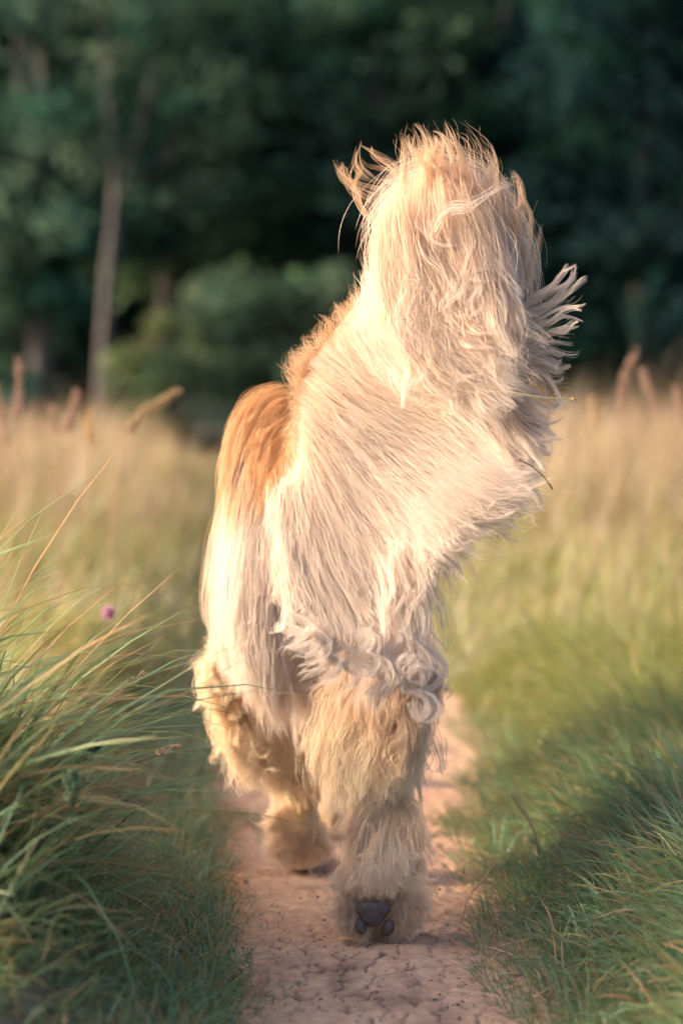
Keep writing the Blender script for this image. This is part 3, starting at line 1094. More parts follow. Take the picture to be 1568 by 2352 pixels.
# B: middle sweeping
B = [
    ([(790, 720), (860, 800), (940, 870), (1040, 910), (1110, 960), (1160, 1030)], 2.86, 2.72),
    ([(830, 690), (880, 780), (950, 850), (1050, 880), (1120, 905), (1190, 950)], 2.86, 2.70),
    ([(838, 640), (880, 740), (960, 810), (1060, 850), (1110, 865), (1180, 905)], 2.86, 2.70),
    ([(850, 580), (890, 690), (960, 780), (1050, 830), (1130, 870), (1200, 930)], 2.86, 2.70),
    ([(858, 530), (900, 640), (950, 740), (1030, 810), (1100, 870), (1170, 960)], 2.86, 2.70),
]
locks(tail, B, 230, 46, depth=0.03, col=PEACH * 0.5 + PLUME * 0.5, coltip=PLUME, curl=0.008, lock_r=0.006, s0=(0, .4))
# C: plume rolling over the top to the right and down
Cg = [
    ([(872, 660), (895, 570), (950, 520), (1030, 525), (1080, 590), (1075, 690), (1045, 790), (1050, 880)], 2.86, 2.74),
    ([(872, 620), (890, 530), (965, 480), (1050, 490), (1110, 570), (1110, 680), (1075, 780), (1080, 880)], 2.86, 2.74),
    ([(870, 570), (900, 490), (985, 450), (1075, 465), (1135, 550), (1140, 670), (1105, 780), (1110, 890)], 2.86, 2.74),
    ([(868, 540), (905, 470), (990, 435), (1090, 455), (1155, 540), (1165, 650), (1140, 760), (1140, 880)], 2.87, 2.75),
]
locks(tail, Cg, 230, 50, K=36, back=.02, depth=0.025, col=PEACH * 0.7 + PLUME * 0.3, coltip=PLUME, curl=0.016, curl_f=6, dev=.06, lock_r=0.0058, s0=(0, .55), s1=(.45, 1.0), jitter=0.016, sp=.7)
strands(tail, Cg, 3000, depth=.03, col=PEACH * .6 + PLUME * .4, coltip=PLUME, dev=.09, wave=.014, jitter=.016)
Fan = [
    ([(880, 760), (905, 680), (960, 600), (1035, 550), (1110, 560), (1150, 630), (1150, 720)], 2.77, 2.71),
    ([(905, 770), (945, 690), (1010, 630), (1080, 610), (1125, 650), (1130, 720), (1105, 790)], 2.76, 2.70),
    ([(935, 780), (985, 710), (1050, 665), (1095, 680), (1105, 740), (1080, 800), (1085, 860)], 2.75, 2.70),
]
locks(tail, Fan, 3, 30, K=34, depth=0.012, col=PEACH * .5 + PLUME * .5, coltip=PLUME, curl=0.018, curl_f=7, dev=.12, lock_r=0.005, s0=(0, .5), s1=(.5, 1.0), jitter=0.022, sp=.8, tipr=.04)
Cf = [
    ([(870, 520), (905, 600), (930, 700), (960, 800), (1000, 900)], 2.90, 2.84),
    ([(930, 470), (960, 560), (990, 670), (1030, 780), (1070, 880)], 2.90, 2.84),
    ([(1010, 450), (1040, 540), (1070, 640), (1090, 760), (1130, 880)], 2.90, 2.83),
    ([(1090, 470), (1120, 550), (1140, 650), (1150, 770), (1170, 900)], 2.89, 2.83),
]
locks(tail, Cf, 120, 44, depth=0.015, col=TAN * .4 + PEACH * .6, coltip=PEACH, lock_r=0.009, s0=(0, .5), s1=(.4, 1.0))
# C2: inner strands falling from the top down the middle
C2 = [
    ([(905, 560), (900, 640), (915, 720), (925, 790), (945, 850)], 2.80, 2.72),
    ([(1040, 520), (985, 580), (945, 660), (930, 740), (960, 830)], 2.79, 2.71),
    ([(1100, 560), (1030, 610), (985, 690), (985, 780), (1030, 860)], 2.78, 2.70),
    ([(1150, 600), (1090, 640), (1060, 710), (1085, 790), (1130, 850)], 2.77, 2.70),
    ([(1190, 640), (1150, 700), (1130, 780), (1150, 860), (1170, 950)], 2.77, 2.70),
]
strands(tail, C2, 300, depth=.02, col=PEACH * .5 + PLUME * .5, coltip=PLUME, wave=.012)
locks(tail, C2, 6, 40, depth=0.02, col=PLUME, coltip=PLUME, curl=0.010, lock_r=0.0048, s0=(0, .4), s1=(.6, 1.0))
strands(tail, B, 3000, s0=(0, .5), ln=(.15, .33), depth=.03, col=PEACH * .4 + PLUME * .6, coltip=PLUME, wave=.014)
# D..F: separate pointed locks standing out against the background
D = [
    ([(875, 560), (845, 500), (815, 440), (806, 400), (800, 350)], 2.88, 2.86),
    ([(890, 510), (850, 460), (820, 410), (808, 370), (793, 345)], 2.88, 2.86),
    ([(930, 480), (880, 430), (845, 400), (820, 370), (800, 340)], 2.87, 2.85),
    ([(970, 460), (910, 420), (870, 395), (840, 375), (812, 345)], 2.87, 2.85),
    ([(1010, 450), (950, 410), (900, 400), (865, 390), (835, 362)], 2.87, 2.85),
]
locks(tail, D, 10, 13, snap=True, depth=0.02, col=PEACH, coltip=GOLD, curl=0.006, lock_r=0.0030, s0=(0, .3), s1=(.8, 1.05), frizz=0.002, jitter=0.008, dev=.06, shmin=.75, sp=.85, tipr=.03)
E = [
    ([(905, 640), (915, 540), (935, 460), (950, 400), (948, 340), (930, 282)], 2.82, 2.80),
    ([(950, 620), (960, 520), (975, 440), (970, 380), (955, 330), (940, 285)], 2.81, 2.79),
    ([(1000, 600), (1030, 510), (1035, 440), (1025, 385), (1008, 335), (988, 294)], 2.80, 2.79),
    ([(1040, 600), (1080, 510), (1080, 440), (1062, 385), (1036, 335), (1002, 300)], 2.80, 2.79),
    ([(1080, 620), (1120, 530), (1128, 455), (1108, 400), (1086, 355), (1055, 320)], 2.80, 2.79),
    ([(1100, 660), (1150, 570), (1163, 490), (1143, 430), (1125, 385), (1116, 342)], 2.80, 2.79),
    ([(1110, 700), (1175, 620), (1192, 540), (1180, 475), (1160, 430), (1150, 400)], 2.80, 2.79),
    ([(1110, 720), (1185, 650), (1212, 580), (1208, 520), (1190, 480), (1165, 450)], 2.80, 2.78),
]
strands(tail, E, 500, depth=.03, col=PEACH, coltip=GOLD * .5 + PEACH * .5, s0=(.1, .6), ln=(.25, .5), jitter=.012, dev=.07)
locks(tail, E, 56, 26, snap=True, depth=0.03, col=PEACH, coltip=GOLD * 0.6 + CREAM * 0.4, curl=0.006, lock_r=0.0022, s0=(0, .35), s1=(.55, 1.05), frizz=0.002, jitter=0.012, dev=.06, shmin=.75, sp=.85, tipr=.03)
Fg = [
    ([(1120, 480), (1180, 480), (1225, 530), (1245, 590), (1215, 560)], 2.84, 2.80),
    ([(1150, 520), (1210, 530), (1245, 590), (1250, 650), (1215, 720)], 2.82, 2.78),
    ([(1120, 740), (1180, 710), (1230, 680), (1280, 640), (1303, 602)], 2.80, 2.74),
    ([(1120, 770), (1190, 730), (1250, 705), (1305, 672), (1348, 632)], 2.80, 2.73),
    ([(1130, 790), (1190, 765), (1245, 740), (1290, 720), (1340, 716)], 2.79, 2.73),
    ([(1130, 810), (1190, 795), (1240, 775), (1285, 758), (1322, 742)], 2.78, 2.72),
    ([(1130, 830), (1190, 805), (1240, 795), (1290, 788), (1335, 777)], 2.78, 2.72),
    ([(1130, 850), (1190, 825), (1240, 815), (1280, 825), (1300, 822)], 2.78, 2.72),
    ([(1130, 860), (1190, 840), (1240, 845), (1270, 860), (1290, 850)], 2.77, 2.72),
    ([(1120, 860), (1190, 850), (1240, 870), (1262, 910), (1270, 950)], 2.77, 2.72),
    ([(1120, 880), (1180, 890), (1230, 910), (1270, 930), (1300, 900)], 2.76, 2.72),
    ([(1110, 890), (1170, 930), (1210, 970), (1250, 990), (1290, 960)], 2.76, 2.72),
    ([(1110, 900), (1160, 950), (1200, 1000), (1235, 1040), (1270, 1060)], 2.76, 2.72),
]
locks(tail, Fg[2:], 36, 26, snap=True, depth=0.03, rr=0.0003, col=PLUME, coltip=PLUME, curl=0.005, lock_r=0.0017, s0=(0, .4), s1=(.85, 1.2), frizz=0.0012, jitter=0.007, dev=.035, shmin=.8, sp=.85, tipr=.03)  # paler colour stands in for backlight on these wisps
C3 = [
    ([(866, 480), (868, 600), (900, 720), (960, 810), (1040, 870), (1120, 905)], 2.80, 2.71),
    ([(905, 410), (905, 560), (945, 700), (1010, 790), (1090, 850), (1170, 890)], 2.79, 2.70),
    ([(960, 440), (968, 560), (1015, 660), (1070, 750), (1130, 820), (1190, 870)], 2.78, 2.70),
    ([(1015, 385), (1050, 510), (1090, 620), (1115, 710), (1145, 790), (1185, 850)], 2.775, 2.70),
    ([(1090, 430), (1122, 530), (1140, 610), (1148, 690), (1160, 760), (1185, 820)], 2.775, 2.70),
]
locks(tail, C3, 340, 44, group=2.0, K=32, depth=0.016, col=TAN * .4 + PEACH * .6, coltip=PLUME, curl=0.016, curl_f=6, lock_r=0.0050, s0=(0, .55), s1=(.45, 1.0), jitter=0.012, dev=.06, sp=.8, tipr=.04, shmin=.7)
strands(tail, C3, 3500, depth=.02, col=PEACH, coltip=PLUME, wave=.014)
# loose curls lying over the roll
for q in range(22):
    cx, cy = RNG.uniform(900, 1150), RNG.uniform(500, 900)
    if cx > 1060 and cy < 560:
        continue
    a0 = RNG.uniform(2.2, 4.6)
    sg = 1 if RNG.random() < 0.5 else -1
    L = RNG.uniform(90, 190)
    kk = RNG.uniform(0.4, 1.6)
    px_, py_2, pts = cx, cy, []
    aa = RNG.uniform(0.7, 2.3)
    for w in range(6):
        pts.append((px_, py_2))
        px_ += math.cos(aa) * L / 5
        py_2 += math.sin(aa) * L / 5
        aa += sg * kk / 5
    dd = 2.728 + RNG.uniform(-.01, .015)
    locks(tail, [(pts, dd + .02, dd), ([(a + 6, b + 5) for a, b in pts], dd + .02, dd)], 1, 24, K=26, depth=0.004, col=PLUME * .6 + PEACH * .4, coltip=PLUME, curl=0.006, lock_r=0.0036,
          s0=(0, .05), s1=(.9, 1.0), frizz=0.002, jitter=0.004, sp=.85, tipr=.03, shmin=.8)
locks(tail, [([(a - 28, b) for a, b in g[0]], g[1], g[2]) for g in Fg[:2]], 10, 50, depth=0.02, col=PLUME, coltip=PEACH, curl=0.008, lock_r=0.0040, s0=(0, .2), s1=(.8, 1.0), frizz=0.0015, jitter=0.006, dev=.02, shmin=.8, sp=.85, tipr=.03)
# G: fine fringe hanging under the curtain to the right
Gg = [
    ([(905, 1130), (960, 1190), (1000, 1230), (1030, 1260), (1080, 1285)], 2.76, 2.72),
    ([(960, 1110), (1020, 1150), (1070, 1180), (1110, 1200), (1170, 1215)], 2.75, 2.72),
    ([(1010, 1080), (1080, 1120), (1140, 1145), (1190, 1160), (1240, 1170)], 2.74, 2.71),
    ([(1060, 1030), (1130, 1075), (1190, 1105), (1230, 1110), (1275, 1125)], 2.74, 2.71),
]
strands(tail, Gg, 1300, K=26, depth=.03, jitter=.016, s0=(0, .3), ln=(.4, .75), col=PLUME, coltip=PLUME, wave=.008, dev=.08)
strands(tail, [([(a - 10, b) for a, b in g[0]], g[1], g[2]) for g in Fg[3:]], 220, K=26, depth=.03, jitter=.014, s0=(0, .3), ln=(.4, .75), col=PLUME, coltip=PEACH, wave=.008, dev=.08)
locks(tail, Gg, 110, 16, depth=0.02, col=PLUME, coltip=PLUME, curl=0.008, lock_r=0.0032, s0=(0, .4), s1=(.6, 1.05), frizz=0.002, dev=.06, shmin=.8, sp=.85, tipr=.03)
# H: ringlets at the hem of the curtain
ring = [
    [(650, 1440), (690, 1450), (715, 1470), (690, 1490), (660, 1490), (652, 1515)],
    [(670, 1455), (730, 1470), (760, 1500), (740, 1530), (700, 1545), (680, 1550)],
    [(730, 1430), (770, 1470), (760, 1510), (790, 1530), (770, 1560), (740, 1570)],
    [(790, 1450), (830, 1480), (815, 1510), (845, 1530), (830, 1560), (795, 1545)],
    [(840, 1440), (870, 1470), (860, 1505), (890, 1520), (900, 1550), (870, 1570)],
    [(880, 1430), (925, 1470), (890, 1500), (910, 1540), (955, 1550), (950, 1515), (920, 1530), (945, 1570)],
    [(920, 1450), (960, 1480), (985, 1520), (955, 1560), (930, 1540), (950, 1520), (975, 1550), (960, 1600)],
    [(900, 1500), (930, 1540), (925, 1580), (950, 1590), (975, 1600), (985, 1630), (960, 1650), (940, 1625), (965, 1615)],
    [(860, 1520), (880, 1560), (850, 1590), (840, 1630)],
]
for pts in ring:
    for q in range(6):
        jx, jy = RNG.normal(0, 14), RNG.normal(0, 14)
        g2 = [([(a + jx, b + jy) for a, b in pts], 2.77, 2.735), ([(a + jx + 5, b + jy + 4) for a, b in pts], 2.765, 2.73)]
        locks(tail, g2, 2, 16, K=44, depth=0.008, col=PLUME, coltip=PLUME, curl=0.004, lock_r=0.0014, sp=.7, s0=(0, .05), s1=(.9, 1.0), frizz=0.0012, jitter=0.002, tipr=0.3, dev=.01)
# I: short ginger fringe along the left side of the stem
Ig = []
for (ax, ay, bx, by) in ((690, 1060, 655, 1090), (680, 960, 650, 985), (690, 880, 658, 860), (700, 850, 662, 800), (720, 820, 672, 790), (750, 780, 738, 722), (790, 740, 760, 700),
                         (825, 710, 800, 668), (850, 670, 828, 625), (870, 600, 845, 560), (880, 550, 848, 520)):
    mx_, my_ = (ax + bx) / 2 - 3, (ay + by) / 2
    Ig.append(([(ax + 25, ay + 22), (ax, ay), (mx_, my_), (bx, by)], 2.90, 2.90))
locks(tail, Ig, 130, 14, K=12, depth=0.02, col=TAN * .5 + PEACH * .5, coltip=TAN, curl=0.004, lock_r=0.0060, s0=(0, .2), s1=(.6, 1.05), frizz=0.002, jitter=0.004)
tail.build('tail_plume', M_FUR, dog)


RNG = np.random.default_rng(105)
# ---- long hair on the thighs, feathers of the legs and feet
th = Hair()
Ls = [
    ([(705, 893), (625, 908), (570, 958), (537, 1045), (515, 1170), (503, 1300)], 3.04, 2.98),
    ([(705, 915), (640, 938), (592, 1010), (562, 1110), (542, 1200), (528, 1320)], 3.02, 2.96),
    ([(705, 940), (655, 980), (616, 1050), (590, 1120), (575, 1190), (570, 1260)], 3.01, 2.95),
    ([(705, 965), (668, 1010), (646, 1065), (632, 1110), (628, 1150)], 3.00, 2.95),
]
locks(th, Ls, 230, 50, K=18, depth=0.010, col=GING, coltip=GING * 0.35 + GOLD * 0.65, lock_r=0.0055, s0=(0, .6), s1=(.35, .95), curl=0.003, frizz=0.0015, shmin=.4, dev=.012, jitter=.005)
T = [
    ([(535, 1080), (524, 1190), (512, 1290), (506, 1380), (508, 1450), (496, 1500)], 3.06, 3.02),
    ([(566, 1010), (545, 1150), (530, 1290), (524, 1420), (534, 1530), (556, 1600)], 3.01, 2.95),
    ([(600, 1010), (575, 1150), (555, 1300), (550, 1430), (562, 1540), (572, 1600)], 2.99, 2.91),
    ([(635, 1040), (618, 1180), (600, 1330), (597, 1460), (615, 1590), (645, 1720)], 2.98, 2.90),
    ([(652, 1100), (648, 1230), (642, 1360), (642, 1460), (660, 1560), (690, 1640)], 2.98, 2.92),
    ([(690, 1300), (690, 1400), (695, 1490), (705, 1600), (715, 1750)], 2.98, 2.94),
]
TC = lambda t: GOLD * .7 + WHITE * .3 if t < .18 else WHITE
locks(th, T, 430, 46, group=1.7, dev=.018, jitter=.005, K=24, depth=0.010, col=TC, coltip=WHITE * 0.6 + CREAM * 0.4, lock_r=0.0042, s0=(0.05, .6), s1=(.4, 1.05), curl=0.008, curl_f=8, frizz=0.0025, shmin=.5, sp=.75)
locks(th, T[:2], 80, 40, K=24, depth=0.008, back=-.008, col=GING * .5 + GOLD * .5, coltip=GOLD * .7 + CREAM * .3, lock_r=0.0036, s0=(0, .5), s1=(.4, .95), curl=0.007, curl_f=8, dev=.015, jitter=.004, sp=.75)
strands(th, T[1:], 5000, s0=(0, .5), ln=(.15, .4), depth=.012, col=WHITE, coltip=WHITE, jitter=.01)
strands(th, T[:2], 2000, depth=.012, col=GOLD, coltip=CREAM, jitter=.005, wave=.006, dev=.02)
T2 = [
    ([(760, 1440), (765, 1540), (750, 1620), (735, 1700)], 2.94, 2.90),
    ([(840, 1440), (850, 1540), (830, 1640), (810, 1730)], 2.90, 2.86),
    ([(920, 1440), (930, 1540), (925, 1640), (915, 1740)], 2.88, 2.85),
    ([(975, 1440), (985, 1540), (985, 1620), (980, 1700)], 2.90, 2.87),
]
locks(th, T2, 150, 36, K=20, depth=0.012, col=CREAM, coltip=CREAM * 0.7 + GOLD * 0.3, lock_r=0.006, s0=(0, .5), s1=(.5, 1.0), curl=0.007, curl_f=9)
th.build('thigh_hair', M_FUR, dog)
fe = Hair()
GOLD = np.array([0.86, 0.62, 0.38])
FC = np.array([0.92, 0.76, 0.58])  # leg fur colour raised so that it looks golden-lit
L1 = [
    ([(555, 1440), (530, 1465), (508, 1480), (492, 1475), (478, 1488)], 3.05, 3.02),
    ([(540, 1500), (510, 1540), (490, 1560), (500, 1590)], 3.04, 3.0),
    ([(560, 1540), (530, 1600), (528, 1650), (545, 1700), (548, 1740)], 3.06, 3.0),
    ([(590, 1560), (570, 1640), (560, 1700), (565, 1760), (590, 1805)], 3.06, 2.99),
    ([(640, 1580), (640, 1660), (625, 1730), (600, 1780), (605, 1810)], 3.06, 2.99),
    ([(690, 1580), (700, 1660), (690, 1740), (670, 1790), (655, 1840)], 3.06, 3.0),
    ([(730, 1590), (745, 1660), (740, 1740), (725, 1790), (700, 1830)], 3.06, 3.0),
]
locks(fe, L1, 210, 40, K=22, depth=0.015, col=lambda t: GOLD if .25 < t < .6 else FC, coltip=FC, lock_r=0.0060, s0=(0, .5), s1=(.65, 1.04), curl=0.007, curl_f=8, dev=.06, shmin=.75, sp=.85, tipr=.03)
strands(fe, L1[2:], 2000, depth=.015, col=GOLD * .5 + FC * .5, coltip=FC, ln=(.3, .6), wave=.012)
L2 = [
    ([(800, 1520), (765, 1610), (745, 1690), (735, 1760), (765, 1800)], 2.93, 2.86),
    ([(840, 1550), (810, 1650), (785, 1730), (780, 1800), (800, 1860)], 2.91, 2.85),
    ([(880, 1560), (865, 1660), (840, 1750), (830, 1820), (835, 1880)], 2.90, 2.84),
    ([(915, 1560), (912, 1650), (890, 1730), (880, 1790), (872, 1850)], 2.90, 2.84),
    ([(940, 1560), (945, 1640), (925, 1710), (905, 1765), (900, 1820)], 2.91, 2.85),
    ([(955, 1560), (965, 1630), (962, 1690), (940, 1745), (930, 1790)], 2.92, 2.87),
]
locks(fe, L2, 190, 34, K=22, depth=0.015, col=lambda t: GOLD if .5 < t < .75 else FC, coltip=FC, lock_r=0.0060, s0=(0, .5), s1=(.65, 1.04), curl=0.007, curl_f=8, dev=.06, shmin=.75, sp=.85, tipr=.03)
strands(fe, L2, 2000, depth=.015, col=FC, coltip=FC, ln=(.3, .6), wave=.012)
L3 = [
    ([(862, 1755), (845, 1810), (825, 1870), (800, 1930), (778, 1985)], 2.90, 2.775),
    ([(875, 1770), (865, 1830), (845, 1900), (830, 1970), (815, 2030)], 2.90, 2.762),
    ([(888, 1770), (885, 1840), (880, 1910), (870, 1990), (860, 2060)], 2.90, 2.755),
    ([(900, 1770), (905, 1840), (915, 1910), (918, 1990), (915, 2060)], 2.90, 2.76),
    ([(910, 1755), (915, 1830), (940, 1890), (955, 1960), (965, 2030)], 2.90, 2.775),
]
locks(fe, L3, 200, 34, group=2.0, K=16, depth=0.008, col=FC, coltip=GOLD * .4 + CREAM * .6, lock_r=0.0045, s0=(0, .6), s1=(.4, 1.04), curl=0.003, dev=.07)
L4 = [
    ([(840, 1990), (810, 2020), (785, 2050), (765, 2070)], 2.785, 2.745),
    ([(830, 2040), (805, 2080), (795, 2110), (778, 2135)], 2.775, 2.742),
    ([(820, 2090), (805, 2125), (805, 2145), (795, 2165)], 2.775, 2.745),
]
locks(fe, L4, 80, 34, K=12, depth=0.008, col=FC, coltip=CREAM, lock_r=0.004, s0=(0, .4), s1=(.5, 1.04), curl=0.003, dev=.07)
L5 = [
    ([(900, 2000), (935, 2030), (960, 2060), (978, 2085)], 2.785, 2.745),
    ([(905, 2050), (935, 2080), (958, 2105), (980, 2125)], 2.775, 2.742),
    ([(905, 2100), (920, 2130), (940, 2155), (960, 2168)], 2.775, 2.745),
]
locks(fe, L5, 100, 34, K=12, depth=0.008, col=FC, coltip=CREAM, lock_r=0.004, s0=(0, .4), s1=(.5, 1.04), curl=0.003, dev=.07)
L6 = [
    ([(835, 1980), (835, 2020), (828, 2050), (822, 2078)], 2.775, 2.742),
    ([(860, 1980), (860, 2020), (858, 2045), (856, 2070)], 2.772, 2.740),
    ([(890, 1980), (892, 2020), (895, 2050), (900, 2080)], 2.775, 2.742),
]
locks(fe, L6, 50, 26, K=12, depth=0.004, col=FC, coltip=GOLD * .5 + CREAM * .5, lock_r=0.004, s0=(0, .4), s1=(.6, 1.0), curl=0.002, dev=.05)
L36 = [
    ([(822, 1900), (812, 1955), (798, 2010), (785, 2065)], 2.835, 2.748),
    ([(848, 1900), (842, 1955), (834, 2010), (826, 2070)], 2.825, 2.740),
    ([(870, 1900), (868, 1955), (864, 2010), (858, 2062)], 2.820, 2.738),
    ([(895, 1900), (900, 1955), (906, 2010), (912, 2070)], 2.825, 2.740),
    ([(918, 1895), (930, 1955), (948, 2010), (962, 2070)], 2.835, 2.748),
]
locks(fe, L36, 150, 32, K=18, depth=0.006, col=FC, coltip=FC * .5 + CREAM * .5, lock_r=0.0036, s0=(0, .5), s1=(.5, 1.04), curl=0.003, dev=.04, group=2.0, sp=.75, tipr=.05)
L7 = [
    ([(840, 2135), (838, 2150), (830, 2165), (818, 2176)], 2.790, 2.768),
    ([(856, 2140), (856, 2150), (858, 2160), (856, 2170)], 2.790, 2.764),
    ([(876, 2138), (884, 2150), (892, 2160), (905, 2170)], 2.790, 2.768),
]
locks(fe, L7, 34, 22, K=10, depth=0.003, col=CREAM * .75, coltip=CREAM, lock_r=0.003, s0=(0, .3), s1=(.6, 1.0), curl=0.001, dev=.05)
L8 = [
    ([(670, 1790), (645, 1850), (635, 1890), (608, 1915)], 3.12, 3.09),
    ([(668, 1860), (650, 1910), (625, 1945), (592, 1975)], 3.12, 3.09),
    ([(680, 1860), (665, 1930), (650, 1970), (640, 1996)], 3.11, 3.10),
    ([(705, 1860), (700, 1930), (695, 1960), (690, 1985)], 3.11, 3.10),
    ([(730, 1860), (740, 1930), (750, 1970), (765, 1990)], 3.12, 3.10),
]
locks(fe, L8, 170, 32, K=14, depth=0.008, col=FC, coltip=CREAM, lock_r=0.0045, s0=(0, .4), s1=(.5, 1.04), curl=0.003, dev=.07)
fe.build('feathering', M_FUR, dog)


# ---- pads and claws of the lifted right hind paw
def pad(cx, cy, d, rx, rz, tri_shape=False, tilt=0.0, name='paw_pad', thick=0.007):
    n, m = 28, 10
    c = U(cx, cy, d)
    V, Fc = [], []
    for i in range(m + 1):
        r = i / m
        for j in range(n):
            th = 2 * math.pi * j / n
            k = 1.0
            if tri_shape:
                k = 1.0 - 0.24 * math.cos(3 * (th + math.pi / 2)) * 1.0
                k = 1.0 + 0.15 * math.cos(3 * (th + math.pi / 2))
            X = math.cos(th) * rx * r * k
            Z = math.sin(th) * rz * r * k
            X, Z = X * math.cos(tilt) - Z * math.sin(tilt), X * math.sin(tilt) + Z * math.cos(tilt)
            Yd = -thick * math.sqrt(max(0.0, 1 - r ** 2.6))
            V.append((c[0] + X, c[1] + Yd, c[2] + Z))
    for i in range(m):
        for j in range(n):
            k2 = (j + 1) % n
            Fc.append((i * n + j, i * n + k2, (i + 1) * n + k2, (i + 1) * n + j))
    V = np.array(V) - OFF
    o = mesh_np(name, V, Fc, M_PAD, dog, smooth=True)
    return o


pad(856, 2096, 2.746, 0.0190, 0.0148, True, name='paw_pad')
pad(828, 2128, 2.747, 0.0068, 0.0100, False, 0.35)
pad(891, 2131, 2.747, 0.0068, 0.0100, False, -0.35)
pad(852, 2172, 2.785, 0.016, 0.006, False, 0.0, thick=0.010)
for cx in (838, 866):
    p = U(cx, 2176, 2.78)
    v, f = tube(np.array([p + (0, 0.006, 0.006), p, p + (0, -0.002, -0.006)]) - OFF, [0.0035, 0.003, 0.0008], 8)
    mesh_np('claw', v, f, M_NOSE, dog, smooth=True)
for cx in (682, 706):
    p = U(cx, 1985, 3.27)
    v, f = tube(np.array([p + (0, 0.004, 0.010), p + (0, -0.002, 0.004), p + (0, -0.004, -0.001)]) - OFF, [0.006, 0.005, 0.002], 8)
    mesh_np('claw', v, f, M_NOSE, dog, smooth=True)


def ball(name, c, r, mat):
    th = np.linspace(0, math.pi, 10)
    ph = np.linspace(0, 2 * math.pi, 17)[:-1]
    V = [(c[0] + r * math.sin(a) * math.cos(b), c[1] + r * math.sin(a) * math.sin(b) * 0.8, c[2] + r * math.cos(a) * 0.8) for a in th for b in ph]
    Fc = [(i * 16 + j, i * 16 + (j + 1) % 16, (i + 1) * 16 + (j + 1) % 16, (i + 1) * 16 + j) for i in range(9) for j in range(16)]
    return mesh_np(name, np.array(V) - OFF, Fc, mat, dog, smooth=True)


ball('nose', (.084, 4.345, .615), 0.016, M_NOSE)
ball('eye', (.036, 4.205, .672), 0.011, M_NOSE)
ball('eye', (.120, 4.205, .672), 0.011, M_NOSE)


RNG = np.random.default_rng(104)
# ------------------------------------------------------------------ single grass stalks, flower, straws
def stalk(name, pts, r0, r1, head=None, headr=0.004, col=(0.5, 0.3, 0.2), hcol=(0.6, 0.42, 0.32), label='', cat='grass stalk', group=None, n_sp=90, leaf=0.010):
    """pts: list of (px,py,d); head = fraction of the stem covered by the seed head (from the tip)"""
    P = catmull([U(*p) for p in pts], 120)
    al = np.concatenate([[0], np.cumsum(np.linalg.norm(np.diff(P, axis=0), axis=1))])
    P = np.stack([np.interp(np.linspace(0, al[-1], 30), al, P[:, q]) for q in range(3)], -1)
    base = P[0].copy()
    headr = headr * (0.42 if headr > 0.008 else 1.0)
    if headr > 0.0040:
        head = head * 0.75 if head else head
        leaf = leaf * 1.15
        n_sp = int(n_sp * 0.7)
    root = link(bpy.data.objects.new(name, None))
    root.location = base
    tag(root, label, cat, group)
    v, f = tube(P - base, np.linspace(r0, r1, 30), 6)
    mesh_np('stem', v, f, M_GRASS, root, col=np.tile(np.array(col), (len(v), 1)), smooth=True)
    if head:
        i0 = int(30 * (1 - head))
        Hp = P[i0:]
        t = RNG.random(n_sp)
        idx = t * (len(Hp) - 1.001)
        k = idx.astype(int)
        c = Hp[k] * (1 - (idx - k))[:, None] + Hp[k + 1] * (idx - k)[:, None]
        T = unit(Hp[k + 1] - Hp[k])
        prof = np.sin(np.pi * np.clip(t * 0.9 + 0.08, 0, 1)) ** 0.6
        d = unit(np.cross(T, RNG.normal(0, 1, (n_sp, 3))))
        ln = leaf * RNG.uniform(0.7, 1.2, n_sp)[:, None]
        s = c + d * headr * 0.3 * prof[:, None]
        dirn = unit(T + d * 0.55)
        mid = s + dirn * ln * 0.5 + d * headr * 0.5 * prof[:, None]
        e = s + dirn * ln
        wv = unit(np.cross(dirn, d)) * headr * 0.30
        w2 = d * headr * 0.30
        V = np.stack([s, mid + wv, e, mid - wv, mid + w2, mid - w2], 1).reshape(-1, 3) - base
        o = np.arange(n_sp)[:, None] * 6
        Fc = np.concatenate([np.stack([o[:, 0] + a, o[:, 0] + b, o[:, 0] + c2], -1) for a, b, c2 in
                             ((0, 1, 4), (1, 2, 4), (2, 3, 4), (3, 0, 4), (1, 0, 5), (2, 1, 5), (3, 2, 5), (0, 3, 5))])
        cc = np.repeat(np.clip(np.array(hcol) * (1 + RNG.normal(0, 0.15, (n_sp, 1))), 0, 0.9), 6, 0)
        mesh_np('seed_head', V, Fc, M_GRASS, root, col=cc)
    return root


PK = (0.50, 0.33, 0.25)
GR = 'grass stalks with seed heads'
stalk('grass_stalk', [(60, 1400, 4.6), (46, 1100, 4.6), (42, 960, 4.6), (44, 830, 4.6)], .0014, .001, .42, .011, hcol=PK, label='tallest upright pink seed head at the left edge before the dark wood', group=GR, n_sp=160, leaf=.016)
stalk('grass_stalk', [(30, 1400, 4.8), (20, 1100, 4.8), (8, 980, 4.8), (-8, 890, 4.8)], .0014, .001, .4, .010, hcol=PK, label='pink seed head cut off by the left edge of the picture', group=GR, n_sp=160, leaf=.016)
stalk('grass_stalk', [(140, 1400, 5.2), (135, 1150, 5.2), (128, 1000, 5.2), (120, 935, 5.2)], .0014, .001, .22, .010, hcol=PK, label='shorter pink seed head left of its close twin', group=GR, n_sp=120, leaf=.014)
stalk('grass_stalk', [(150, 1400, 5.0), (150, 1100, 5.0), (158, 990, 5.0), (178, 905, 5.0)], .0014, .001, .3, .013, hcol=PK, label='broad pink seed head leaning right, left of the forked trunk', group=GR, n_sp=160, leaf=.016)
stalk('grass_stalk', [(195, 1400, 4.8), (200, 1150, 4.8), (205, 1020, 4.8), (208, 945, 4.8)], .0014, .001, .25, .010, hcol=(0.66, 0.46, 0.18), label='yellow seed head just left of the forked trunk', group=GR, n_sp=120, leaf=.014)
